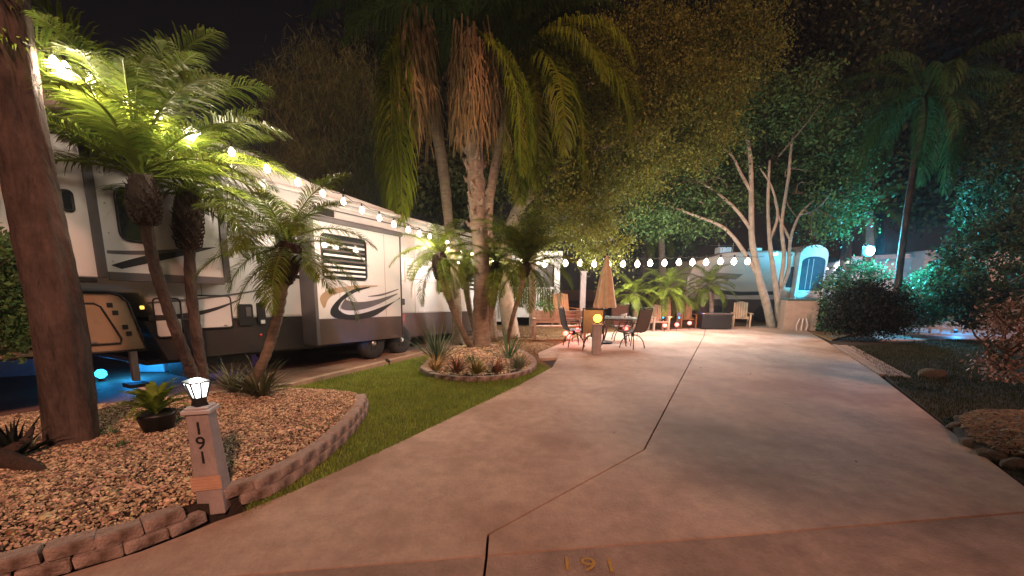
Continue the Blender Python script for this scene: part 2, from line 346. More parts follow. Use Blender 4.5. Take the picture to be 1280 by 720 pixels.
# ------------------------------------------------------------------ gravel beds and their block edging
ICO = None
def ico():
    global ICO
    if ICO is None:
        bm = bmesh.new(); bmesh.ops.create_icosphere(bm, subdivisions=1, radius=1)
        ICO = (np.array([v.co[:] for v in bm.verts]), np.array([[v.index for v in f.verts] for f in bm.faces])); bm.free()
    return ICO
def pebbles(name, pts, z, size, m, flat=.55):
    V0, F0 = ico(); n = len(pts); sc = np.exp(rng.normal(0, .35, n)) * size
    s3 = np.stack([sc * rng.uniform(.7, 1.3, n), sc * rng.uniform(.6, 1.1, n), sc * flat * rng.uniform(.7, 1.2, n)], 1)
    a = rng.uniform(0, 2 * PI, n); tl = rng.normal(0, .45, n)
    V = V0[None] * s3[:, None] * (1 + rng.normal(0, .12, (n, len(V0), 1)))
    x, y, zz = V[..., 0], V[..., 1], V[..., 2]; y, zz = y * np.cos(tl)[:, None] - zz * np.sin(tl)[:, None], y * np.sin(tl)[:, None] + zz * np.cos(tl)[:, None]
    X = x * np.cos(a)[:, None] - y * np.sin(a)[:, None] + pts[:, 0:1]; Y = x * np.sin(a)[:, None] + y * np.cos(a)[:, None] + pts[:, 1:2]
    V = np.stack([X, Y, zz + z[:, None]], 2).reshape(-1, 3)
    Fc = (F0[None] + (np.arange(n) * len(V0))[:, None, None]).reshape(-1, 3)
    return npmesh(name, V, Fc, m, kind='stuff')
def dist_poly(q, poly):
    d = np.full(len(q), 1e9)
    for i in range(len(poly)):
        a = np.array(poly[i - 1]); b = np.array(poly[i]); ab = b - a; t = np.clip(((q - a) @ ab) / max(ab @ ab, 1e-9), 0, 1)
        d = np.minimum(d, np.linalg.norm(q - (a + t[:, None] * ab), axis=1))
    return d
def bed(outline, z0, rise, npb, size, prefix):
    """a mounded bed: soil mesh fan rising to the centre, covered with pebbles"""
    q = scatter(outline, npb); d = dist_poly(q, outline)
    keep = d > .05; q, d = q[keep], d[keep]
    z = z0 + rise * np.clip(d / .8, 0, 1) ** .7 + rng.uniform(0, .012, len(q))
    bm = bmesh.new()
    c = np.mean(outline, 0)
    def hz(p): return z0 + rise * min(1, float(dist_poly(np.array([p]), outline)[0]) / .8) ** .7 - .012
    vs = [[bm.verts.new((*(np.array(p) * (1 - t) + c * t), hz(np.array(p) * (1 - t) + c * t))) for p in outline] for t in (0, .1, .22, .38, .6, .85)]
    n = len(outline)
    for a, b in zip(vs, vs[1:]):
        for i in range(n): bm.faces.new((a[i], a[(i + 1) % n], b[(i + 1) % n], b[i]))
    cv = bm.verts.new((*c, hz(c)))
    for i in range(n): bm.faces.new((vs[-1][i], vs[-1][(i + 1) % n], cv))
    low = [bm.verts.new((*p, -.06)) for p in outline]
    for i in range(n): bm.faces.new((low[i], low[(i + 1) % n], vs[0][(i + 1) % n], vs[0][i]))
    bmesh.ops.recalc_face_normals(bm, faces=bm.faces)
    me = bpy.data.meshes.new(prefix + '_soil'); bm.to_mesh(me); bm.free(); me.materials.append(M['soil'])
    o = bpy.data.objects.new(prefix + '_soil', me); COL.objects.link(o); o['kind'] = 'structure'
    pebbles(prefix + '_gravel', q, z, size, M['pebble'])
def block_mesh(L_, W_, H_, seed):
    rr = random.Random(seed); bm = bmesh.new(); bmesh.ops.create_cube(bm, size=1)
    for v in bm.verts: v.co = Vector((v.co.x * L_ * (1 if v.co.y < 0 else .93), v.co.y * W_, v.co.z * H_))
    bmesh.ops.bevel(bm, geom=bm.edges[:], offset=.014, segments=2, affect='EDGES', profile=.6)
    for v in bm.verts: v.co += Vector((rr.uniform(-1, 1), rr.uniform(-1, 1), rr.uniform(-1, 1))) * .0035
    me = bpy.data.meshes.new('edging_block'); bm.to_mesh(me); bm.free(); me.materials.append(M['block']); return me
BL = [block_mesh(.215, .125, .078, k) for k in range(5)]
def edging(path, label, rows=2, z0=.0, skip=None, tilt=.0, closed=False):
    """blocks laid end to end along a ground path (outer face to the right of travel)"""
    t = thing('block_edging', label, 'garden edging', (path[0][0], path[0][1], 0)); o = Vector(t.location)
    sp = smooth_path([(p[0], p[1], 0) for p in path], 10); ds = [0]
    for a, b in zip(sp, sp[1:]): ds.append(ds[-1] + (b - a).length)
    for r_ in range(rows):
        s_ = .11 * (r_ % 2) + .1
        while s_ < ds[-1] - .08:
            i = max(k for k in range(len(ds)) if ds[k] <= s_); i = min(i, len(sp) - 2)
            f = (s_ - ds[i]) / max(ds[i + 1] - ds[i], 1e-6); p = sp[i].lerp(sp[i + 1], f); d = (sp[i + 1] - sp[i]).normalized()
            s_ += .222
            if skip and skip(p): continue
            nrm = Vector((-d.y, d.x, 0)); q = p + nrm * (.065 + .02 * r_) - o
            inst('edging_block', random.choice(BL), t, (q.x, q.y, z0 + .036 + r_ * .08 + random.uniform(-.004, .006)),
                 (tilt + random.uniform(-.03, .03), random.uniform(-.03, .03), math.atan2(d.y, d.x) + random.uniform(-.05, .05)))
    return t
postxy = G(268, 636)
frontpath = [G(*p) for p in [(-160, 800), (-40, 752), (60, 722), (140, 700), (215, 672), (262, 651), (300, 634), (335, 621), (368, 603), (402, 580), (428, 557), (447, 537), (460, 517), (461, 505)]]
backpath = [G(*p) for p in [(461, 505), (450, 499), (420, 495), (380, 493), (335, 493)]]
edging(frontpath, 'two courses of tan and grey blocks curving round the gravel bed beside the driveway', 2, skip=lambda p: math.hypot(p.x - postxy[0] + .02, p.y - postxy[1]) < .2)
edging(backpath, 'single low row of pale blocks closing the back of the gravel bed at the lawn', 1)
inner = [G(*p) for p in [(330, 494), (380, 494), (420, 496), (448, 500), (457, 506), (455, 517), (443, 534), (424, 553), (398, 575), (364, 598), (330, 616), (296, 630), (258, 646), (212, 665), (138, 692), (56, 716), (-40, 745), (-160, 790), (-330, 640), (-160, 560), (60, 523), (200, 507)]]
bed(inner, .10, .08, 72000, .0094, 'garden_bed')
# island bed
isl = [G(*p) for p in [(530, 459), (526, 464), (535, 471), (565, 476), (600, 477), (640, 473), (664, 466), (671, 457), (664, 447), (640, 437), (600, 433), (560, 438), (540, 448)]]
edging(isl[2:11] , 'low curved block edging round the front of the palm island', 1)
edging(isl[10:] + isl[:3], 'low block edging round the back of the palm island', 1)
bed([tuple(np.array(p) * .96 + np.mean(isl, 0) * .04) for p in isl], .05, .13, 9000, .02, 'palm_island')
ll_ = scatter(inner, 420); ll_ = ll_[dist_poly(ll_, inner) > .12]
zz = .105 + .08 * np.clip(dist_poly(ll_, inner) / .8, 0, 1) ** .7
pebbles('leaf_litter', ll_, zz + .012, .017, mat('litter', (.20, .11, .05), (.08, .045, .025), scale=6, rough=.9, island=.6), .15)
grass('grass', lawnL, 90000, .025, .06, avoid=isl)
grass('side_grass', lawnR, 60000, .03, .07, mat('sideblade', (.035, .05, .014), (.02, .03, .01), scale=2.5, rough=.7, transl=.2, island=.4, spec=.2))  # night shade of the side lawn is put into this blade colour
# mulch chips
mp_ = scatter([G(*p) for p in [(690, 459), (674, 448), (672, 441), (714, 424), (735, 417), (735, 410), (600, 405), (560, 432), (600, 445), (655, 468)]], 6000)
mp_ = mp_[~in_poly(mp_[:, 0], mp_[:, 1], isl)]
pebbles('mulch_chips', mp_, np.full(len(mp_), -.008), .018, M['mulch'], .3)
# debris flecks on the concrete: fallen leaves
fl = np.array([G(*p) for p in [(768, 541), (722, 554), (862, 466), (938, 467), (1070, 577), (876, 460)]])
pebbles('fallen_leaves', fl, np.full(len(fl), .004), .013, M['darkleaf'], .12)
# little weeds and sprigs in the gravel
# ------------------------------------------------------------------ fifth-wheel camper
tilt = R(2.3); WG = G(470, 447); WL = WG[0] * NV[0] + WG[1] * NV[1]; WA = WG[0] * DV[0] + WG[1] * DV[1]
rv = thing('fifth_wheel_camper', 'long white fifth-wheel camper with dark skirt and black swoosh graphics parked left of the driveway', 'camper', (WG[0], WG[1], 0), 0)
rv.rotation_euler = (Matrix.Rotation(PSI, 4, 'Z') @ Matrix.Rotation(tilt, 4, 'Y')).to_euler()
# local axes: x = towards the rear (away from camera), y = -outward (left), z up.  out(y) : positive `o` is towards the driveway
def RB(x0, x1, z0, z1, o0, o1): return MB().box(((x0 + x1) / 2, -(o0 + o1) / 2, (z0 + z1) / 2), (x1 - x0, abs(o1 - o0), z1 - z0))
def rvb(name, m, x0, x1, z0, z1, o0, o1, par=None, bevel=.01): return RB(x0, x1, z0, z1, o0, o1).build(name, m, par or rv, bevel=bevel)
MAIN = -.25; W2 = -2.7
def side_poly(name, poly, o0, o1, m, par=None, bevel=0.0):     # poly in (x, z), extruded outward
    b = MB().prism(poly, o0, o1); b.v = [(p[0], -p[2], p[1]) for p in b.v]; b.f = [tuple(q[::-1]) for q in b.f]
    return b.build(name, m, par or rv, bevel=bevel)
side_poly('body', [(-4.9, 1.32), (-3.95, 1.32), (-3.72, .93), (4.9, .93), (4.95, 2.7), (4.8, 3.05), (-1.2, 3.42), (-2.2, 3.62), (-6.2, 3.66), (-7.0, 3.3), (-7.4, 2.4), (-7.0, 1.6), (-6.4, 1.34)], W2, MAIN, M['rvwhite'], bevel=.05)
side_poly('lower_body', [(-3.72, .36), (4.85, .33), (4.85, .925), (-3.95, .925)], W2 + .05, MAIN - .01, M['rvdark'])
side_poly('rear_skirt', [(.75, .36), (4.88, .34), (4.88, .955), (.75, .945)], MAIN - .008, MAIN + .012, M['rvskirt'])
side_poly('hitch_storage', [(-6.2, .56), (-3.98, .55), (-4.02, .75), (-4.12, 1.2), (-4.2, 1.29), (-4.3, 1.315), (-6.0, 1.315)], W2 + .1, MAIN + .05, M['rvtan'], bevel=.02)
def outline_tube(name, pts, r, o, m, closed=True, par=None):
    p = [(a, -o, z) for a, z in pts]
    if closed: p = p + [p[0]]
    return MB().tube(p, r, 6).build(name, m, par or rv, smooth=True)
def rr_pts(x0, x1, z0, z1, r, n=4):
    out = []
    for cx, cz, a0 in ((x1 - r, z1 - r, 0), (x0 + r, z1 - r, PI / 2), (x0 + r, z0 + r, PI), (x1 - r, z0 + r, 1.5 * PI)):
        out += [(cx + r * math.cos(a0 + PI / 2 * k / n), cz + r * math.sin(a0 + PI / 2 * k / n)) for k in range(n + 1)]
    return out
outline_tube('storage_trim', [(-6.0, 1.315), (-4.3, 1.315), (-4.2, 1.29), (-4.12, 1.2), (-4.02, .75), (-3.98, .55), (-6.2, .56)], .014, MAIN + .055, M['black'], False)
hd = side_poly('hatch_door', [(-5.4, .66), (-4.26, .66), (-4.24, .72), (-4.40, 1.14), (-4.46, 1.18), (-5.4, 1.18)], MAIN + .045, MAIN + .062, M['rvtan'], bevel=.004)
outline_tube('seal', [(-5.4, .66), (-4.26, .66), (-4.24, .72), (-4.40, 1.14), (-4.46, 1.18), (-5.4, 1.18)], .013, MAIN + .062, M['black'], True, hd)
RB(-4.56, -4.50, .68, .70, MAIN + .06, MAIN + .09).build('latch', M['metal'], hd)
for a, z in ((-4.335, 1.13), (-4.29, 1.03), (-4.21, .84), (-4.18, .75)): rvb('vent', M['black'], a, a + .06, z, z + .06, MAIN + .045, MAIN + .058, bevel=.003)
rvb('marker_light', mat('amberlens', (.8, .5, .1), emit=(1, .6, .1), estr=1.5), -4.0 + .02, -3.93, 1.1, 1.15, MAIN - .005, MAIN + .02)
# compartment doors
for x0, x1, z0, z1 in ((-3.83, -3.50, .70, 1.25), (-3.40, -2.80, .80, 1.30)):
    d = side_poly('compartment_door', rr_pts(x0, x1, z0, z1, .05), MAIN - .005, MAIN + .014, M['rvwhite'])
    outline_tube('seal', rr_pts(x0, x1, z0, z1, .05), .012, MAIN + .014, M['black'], True, d)
    RB(x1 - .13, x1 - .09, z0 + .03, z0 + .045, MAIN + .01, MAIN + .03).build('latch', M['metal'], d)
d = side_poly('utility_panel', rr_pts(-2.70, -2.46, .82, 1.17, .03), MAIN - .005, MAIN + .02, M['black']); RB(-2.58, -2.50, .97, 1.12, MAIN + .02, MAIN + .028).build('gauge', M['rvgrey'], d)
d = side_poly('utility_panel', rr_pts(-2.39, -2.25, .84, 1.19, .01), MAIN - .005, MAIN + .02, M['black']); RB(-2.35, -2.28, .84, .90, MAIN + .02, MAIN + .04).build('gauge', M['gwhite'], d)
rvb('reflector', M['red'], -2.38, -2.33, .62, .66, MAIN - .01, MAIN + .012)
# forward slide-out with framed panel
s1 = rvb('front_slideout', M['rvwhite'], -4.70, -2.89, 1.50, 3.30, MAIN, .02 - .02, bevel=.02)
O1 = 0.0
for nm, x0, x1, z0, z1 in (('frame_left', -4.44, -4.34, 1.5, 3.3), ('frame_right', -2.99, -2.89, 1.5, 3.3), ('frame_bottom', -4.34, -2.99, 1.47, 1.58), ('frame_top', -4.34, -2.99, 3.2, 3.3)):
    rvb('slide_frame', M['rvgrey'], x0, x1, z0, z1, O1 - .01, O1 + .02, s1)
rvb('edge_trim', M['black'], -4.76, -4.69, 1.46, 3.3, O1 - .14, O1 + .015, s1); rvb('edge_trim', M['black'], -4.69, -4.45, 1.44, 1.50, O1 - .12, O1 + .012, s1)
def window(x0, x1, z0, z1, o, par, r=.08, blinds=0, name='window'):
    wdw = side_poly(name, rr_pts(x0, x1, z0, z1, r), o - .02, o + .012, M['wglass'], par)
    outline_tube('window_frame', rr_pts(x0, x1, z0, z1, r), .013, o + .014, M['black'], True, wdw)
    if blinds:
        hh = (z1 - z0 - .08) / blinds
        for k in range(blinds):
            z = z0 + .05 + k * hh
            lit = k == 0 or k == 1
            RB(x0 + .04, x1 - .04, z, z + hh * .42, o + .012, o + .016).build('blind_slat', M['blind' if lit or k % 2 == 0 else 'blinddark'], wdw)
    return wdw
window(-4.66, -4.56, 2.25, 2.48, O1, s1, .04)
window(-4.17, -3.85, 1.98, 2.62, O1, s1, .1, name='porthole_window')
window(-1.85 - .1, -1.6 + .23, 1.65, 2.47, MAIN, rv, .09, 7)
# rear slide-out
O2 = .15
s2 = rvb('rear_slideout', M['rvwhite'], -1.52, .70, .90, 2.72, MAIN, O2, bevel=.012)
rvb('slide_skirt', M['rvskirt'], -1.53, .70, .41, .90, MAIN + .05, O2 + .006, s2); rvb('edge_trim', M['rvgrey'], -1.56, -1.49, .41, 2.72, MAIN, O2 + .015, s2)
rvb('edge_trim', M['rvdark'], .67, .71, .41, 2.70, MAIN, O2 + .012, s2)
rvb('slide_awning', M['rvgrey'], -1.58, .73, 2.66, 2.76, MAIN - .05, O2 + .07, s2, .03)
window(-1.36, -.31, 1.66, 2.46, O2, s2, .09, 8)
window(2.5, 3.0, 1.5, 2.1, MAIN, rv, .06); window(3.6, 4.4, 1.6, 2.3, MAIN, rv, .06, 5)
rvb('vent_grille', M['rvdark'], -1.15, -.72, 2.86, 2.98, MAIN - .01, MAIN + .03)
rvb('awning_roller', M['rvwhite'], -3.0, 4.6, 3.14, 3.22, MAIN, MAIN + .10, bevel=.03)
rvb('roof_rail', M['gwhite'], -1.2, 4.8, 3.06, 3.10, MAIN, MAIN + .03)
def swoosh(a, b, t0, m, par, o, t1=None):       # two bezier edges meeting in points: a tapered stroke
    n = 18
    def bz(q, t): return tuple((1 - t) ** 3 * q[0][i] + 3 * t * (1 - t) ** 2 * q[1][i] + 3 * t * t * (1 - t) * q[2][i] + t ** 3 * q[3][i] for i in (0, 1))
    A = [bz(a, k / n) for k in range(n + 1)]; B = [bz(b, k / n) for k in range(n + 1)]
    V = [(x, -o, z) for x, z in A] + [(x, -o, z) for x, z in B] + [(x, -o + .004, z) for x, z in A] + [(x, -o + .004, z) for x, z in B]
    Fc = [(k, k + 1, n + 2 + k, n + 1 + k) for k in range(n)]
    return MB().add(V, Fc).build('graphic_stripe', m, par)
# rear slide graphics (looped swooshes)
def stroke(A, B, m, par, o):
    A = smooth_path([(x, z, 0) for x, z in A], 6); B = smooth_path([(x, z, 0) for x, z in B], 6); n = len(A)
    return MB().add([(p[0], -o, p[1]) for p in A] + [(p[0], -o, p[1]) for p in B], [(k, k + 1, n + k + 1, n + k) for k in range(n - 1)]).build('graphic_stripe', m, par)
stroke([(.64, 1.33), (-.05, .96), (-.53, .87), (-.93, .88), (-1.19, .94), (-1.23, 1.07), (-1.04, 1.27), (-.7, 1.46), (-.24, 1.54)], [(.64, 1.30), (.05, 1.11), (-.42, 1.0), (-.81, .97), (-1.03, 1.06), (-1.02, 1.15), (-.9, 1.27), (-.6, 1.42), (-.24, 1.52)], M['black'], s2, O2 + .006)
stroke([(-1.38, 1.10), (-1.44, 1.3), (-1.22, 1.45), (-.69, 1.54), (-.02, 1.57)], [(-1.34, 1.12), (-1.26, 1.27), (-1.08, 1.37), (-.64, 1.47), (-.02, 1.55)], M['gtan'], s2, O2 + .004)
stroke([(.57, 1.42), (-.08, 1.27), (-.55, 1.22), (-.86, 1.27), (-.72, 1.40)], [(.57, 1.40), (-.04, 1.17), (-.55, 1.06), (-.99, 1.1), (-.78, 1.38)], M['rvgrey'], s2, O2 + .005)
stroke([(.6, 1.52), (.1, 1.40), (-.3, 1.34)], [(.6, 1.50), (.1, 1.36), (-.3, 1.33)], M['rvgrey'], s2, O2 + .0055)
# front slide graphics
swoosh([(-4.3, 1.66), (-4.0, 1.8), (-3.6, 1.95), (-3.05, 2.02)], [(-4.2, 1.62), (-3.9, 1.72), (-3.5, 1.84), (-3.05, 2.02)], 0, M['black'], s1, O1 + .004)
swoosh([(-4.32, 1.84), (-4.0, 1.86), (-3.7, 1.9), (-3.3, 2.0)], [(-4.32, 1.80), (-4.0, 1.80), (-3.7, 1.84), (-3.3, 2.0)], 0, M['rvgrey'], s1, O1 + .005)
swoosh([(-3.9, 1.02), (-3.4, 1.0), (-2.95, 1.12), (-2.6, 1.28)], [(-3.9, .94), (-3.4, .93), (-2.95, 1.06), (-2.6, 1.28)], 0, M['rvdark'], rv, MAIN + .018)
swoosh([(-3.9, 1.2), (-3.0, 1.28), (-2.5, 1.38), (-2.0, 1.48)], [(-3.9, 1.17), (-3.0, 1.25), (-2.5, 1.34), (-2.0, 1.48)], 0, M['rvgrey'], rv, MAIN + .016)
for x in (-3.2, -2.1, 1.6, 3.3): rvb('panel_seam', M['rvgrey'], x, x + .006, 1.0 if x < 1 else .96, 3.1, MAIN - .01, MAIN + .004, bevel=0)
for x in (-1.0, .2): rvb('panel_seam', M['rvgrey'], x, x + .005, .92, 1.6 if x < -.3 else 2.65, O2 - .01, O2 + .003, s2, bevel=0)
for x in (-6.0, -4.2, -2.2, .9, 2.8, 4.6): rvb('clearance_light', MATS['amberlens'], x, x + .09, 3.02, 3.05, MAIN - .01, MAIN + .025, bevel=.003)
rvb('outlet_cover', M['black'], 1.1, 1.22, 1.15, 1.3, MAIN - .01, MAIN + .02); rvb('fridge_vent', M['gwhite'], 1.25, 1.85, 1.7, 2.2, MAIN - .01, MAIN + .02)
for k in range(5): rvb('vent_slot', M['rvgrey'], 1.30, 1.80, 1.77 + k * .08, 1.79 + k * .08, MAIN + .018, MAIN + .024, bevel=0)
rvb('gutter', M['rvgrey'], -1.2, 4.8, 2.98, 3.0, MAIN - .01, MAIN + .02, bevel=0)
for x in (-4.28, -3.06):
    for k in range(5): rvb('screw', M['metal'], x - .3 * 0, x + .012, 1.7 + k * .35, 1.712 + k * .35, O1 + .0, O1 + .024, s1, bevel=0)
for z in (1.72, 2.3): rvb('trim_line', M['rvgrey'], 1.0, 4.85, z, z + .006, MAIN - .01, MAIN + .005, bevel=0)
def wheel(x, o, par):
    wv = MB().lathe([(.2, -.1), (.31, -.1), (.34, -.06), (.34, .06), (.31, .1), (.2, .1)], n=28)
    wv.v = [(x + p[0], -o - p[2], .335 + p[1]) for p in wv.v]; t_ = wv.build('wheel', M['rubber'], par, smooth=True)
    rm = MB().lathe([(.21, .06), (.21, .10), (.17, .07), (.06, .06), (.05, .12), (.0, .12)], n=20); rm.v = [(x + p[0], -o - p[2], .335 + p[1]) for p in rm.v]; rm.build('rim', M['metal'], t_, smooth=True)
    for k in range(6):
        a = k * PI / 3; MB().box((x + .12 * math.cos(a), -o - .1, .335 + .12 * math.sin(a)), (.035, .02, .05)).build('spoke_hole', M['black'], t_)
for x in (-.12, .80): wheel(x, -.02 if x < .3 else -.08, rv)
for x in (-1.75,): wheel(x, -.9, rv)
for x in (-.12, .8): wheel(x, -2.3, rv)
for a in (-3.45, -2.9): rvb('step_box', M['rvdark'], a, a + .5, .04, .34, -1.0, -.5)
j = rvb('landing_leg', M['metal'], -4.12, -4.04, .10, .56, -.42, -.34); RB(-4.2, -3.96, .02, .07, -.5, -.26).build('foot_plate', M['black'], j)
rvb('chassis', M['rvdark'], -3.9, 4.7, .28, .36, -2.4, -.5)
rvb('hose', M['black'], .95, 4.3, .02, .08, -.2, -.12)
def rvw(x, o, z=0):          # camper-local to world
    return (rv.matrix_basis @ Vector((x, -o, z)))

# things on the pad around the camper
q = P(182, 478, 5.6); g_ = G(183, 486)
t = thing('leveling_bucket', 'red and white round block under the camper landing leg', 'jack block', (g_[0], g_[1], 0))
MB().lathe([(.10, 0), (.10, .05), (.0, .05)]).build('white_base', M['gwhite'], t); MB().lathe([(.085, .05), (.09, .10), (.0, .10)]).build('red_top', M['red'], t)
g_ = G(128, 476)
t = thing('globe_lamp', 'small glowing blue globe lamp on the pad right of the leaning left trunk', 'lamp', (g_[0], g_[1], 0))
MB().lathe([(.05, 0), (.05, .05), (.0, .05)]).build('base', M['red'], t)
MB().lathe([(.03, 0), (.075, .04), (.075, .10), (.04, .14), (0, .145)], (0, 0, .05)).build('globe', M['bulbblue'], t, smooth=True)
point_light((0, .0, .30), (.02, .35, 1), 3, .06, t)
g_ = G(150, 470)
t = thing('skirting_panels', 'blue-lit white boxes standing beyond the camper underside', 'storage box', (-6.75, 7.75, 0), 0)
MB().box((0, 0, .2), (.62, .4, .40)).build('box', M['gwhite'], t, bevel=.02); MB().box((.75, 0, .19), (.7, .4, .38)).build('box', M['gwhite'], t, bevel=.02)
point_light((.2, -.7, .25), (.02, .35, 1), 16, .08, t)
g_ = G(15, 470)
t = thing('utility_block', 'pale block at the left edge behind the leaning trunk', 'block', (g_[0], g_[1], 0), R(20))
MB().box((0, .2, .15), (.7, .45, .36)).build('body', M['paleblock'], t, bevel=.02); MB().box((0, .2, .345), (.74, .49, .03)).build('lid', M['paleblock'], t, bevel=.008)
# white storage panel under the camper, right of the post
pw = rvw(-2.2, -1.5, 0)
t = thing('white_tote', 'white storage tote under the camper behind the bromeliads', 'tote', (pw.x, pw.y, 0), PSI); MB().box((0, 0, .15), (.8, .4, .3)).build('tub', M['gwhite'], t, bevel=.02); MB().box((0, 0, .315), (.84, .44, .03)).build('lid', M['gwhite'], t, bevel=.01)
point_light((pw.x + .2, pw.y - .6, .25), (.45, .25, 1), 2, .05)  # added purple fill light, no lamp stands here
# blue ground spots washing the camper skirt
g_ = G(452, 458)
for k, (xl, xx, en_) in enumerate(((-.55, 'blue spotlight on the pad kerb washing the middle of the camper skirt', 16), (2.0, 'blue spotlight washing the rear of the camper skirt', 6))):
    p_ = rvw(xl, .95, 0); t = thing('ground_spotlight', xx, 'spotlight', (p_.x, p_.y, 0), PSI, 'blue ground spotlights by the camper')
    MB().tube([(0, 0, 0), (0, 0, .08)], .008).build('stake', M['black'], t); MB().tube([(0, 0, .08), (0, .07, .12)], [.03, .035]).build('head', M['black'], t)
    aim = rvw(xl, .15, .75); point_light((0, .1, .14), (.03, .3, 1), en_, .01, t, spot=70 if k == 0 else 40, aim=(0, .8, .72 if k == 0 else .9)) 
# odds and ends by the wheels
for k, (x, y, cx, lab) in enumerate([(505, 437, 'red', 'small red fuel can beside the rear camper wheels'), (520, 434, 'black', 'black bucket behind the rear camper wheels'), (540, 431, 'rock', 'tan sack on the pad near the palm island')]):
    a = G(x, y); t = tag(MB().lathe([(.12, 0), (.15, .05), (.14, .22), (.09, .28), (.0, .29)], n=12).build('bucket' if cx != 'rock' else 'sack', M[cx], smooth=True), lab, 'container'); t.location = (a[0] - .3, a[1] + .35, 0)

# ------------------------------------------------------------------ number post with lamp
t = thing('number_post', 'square post numbered 191 with a lit white lamp on its cap at the bed edge', 'lamp post', (postxy[0] + .02, postxy[1] + .0, 0), R(14))
b = MB(); b.add([(-.085, -.085, 0), (.085, -.085, 0), (.085, .085, 0), (-.085, .085, 0), (-.066, -.066, .74), (.066, -.066, .74), (.066, .066, .74), (-.066, .066, .74)], [(0, 3, 2, 1), (4, 5, 6, 7), (0, 1, 5, 4), (1, 2, 6, 5), (2, 3, 7, 6), (3, 0, 4, 7)])
b.build('post_shaft', M['postpaint'], t, bevel=.006)
MB().box((0, 0, .755), (.175, .175, .028)).box((0, 0, .777), (.14, .14, .014)).build('cap', M['greylilac'], t, bevel=.006)
for k, ch in enumerate('191'):
    o = inst('digit', digits_mesh(ch, .125, M['black']), t, (0, -.0925 + k * -.0035, .60 - k * .105), (R(88), 0, 0))
    o.location.y = -(.085 - .019 * (.60 - k * .105 + .04) / .74) - .004
MB().box((0, -.088, .245), (.185, .01, .10)).box((0, -.094, .285), (.175, .008, .012)).box((0, -.094, .262), (.175, .008, .012)).box((0, -.094, .239), (.175, .008, .012)).box((0, -.094, .216), (.175, .008, .012)).build('plaque', M['plaque'], t)
b = MB().lathe([(.055, 0), (.045, .03), (.05, .06), (.0, .06)], (0, 0, .784), 4); b.build('lamp_base', M['darkmetal'], t)
b = MB().lathe([(.045, .0), (.075, .095), (.055, .10), (0, .10)], (0, 0, .845), 4); b.build('lamp_glass', M['bulbcool'], t)
MB().lathe([(.085, 0), (.085, .012), (.03, .03), (0, .035)], (0, 0, .945), 4).build('lamp_hood', M['metal'], t)
for k in range(8):
    a = k * PI / 4; r0, r1 = (.050, .082) if k % 2 == 0 else (.040, .064)
    MB().tube([(r0 * math.cos(a), r0 * math.sin(a), .845), (r1 * math.cos(a), r1 * math.sin(a), .945)], .006, 5).build('lamp_rib', M['darkmetal'], t)
point_light((0, -.0, 1.02), (.85, 1, .95), 6, .06, t)

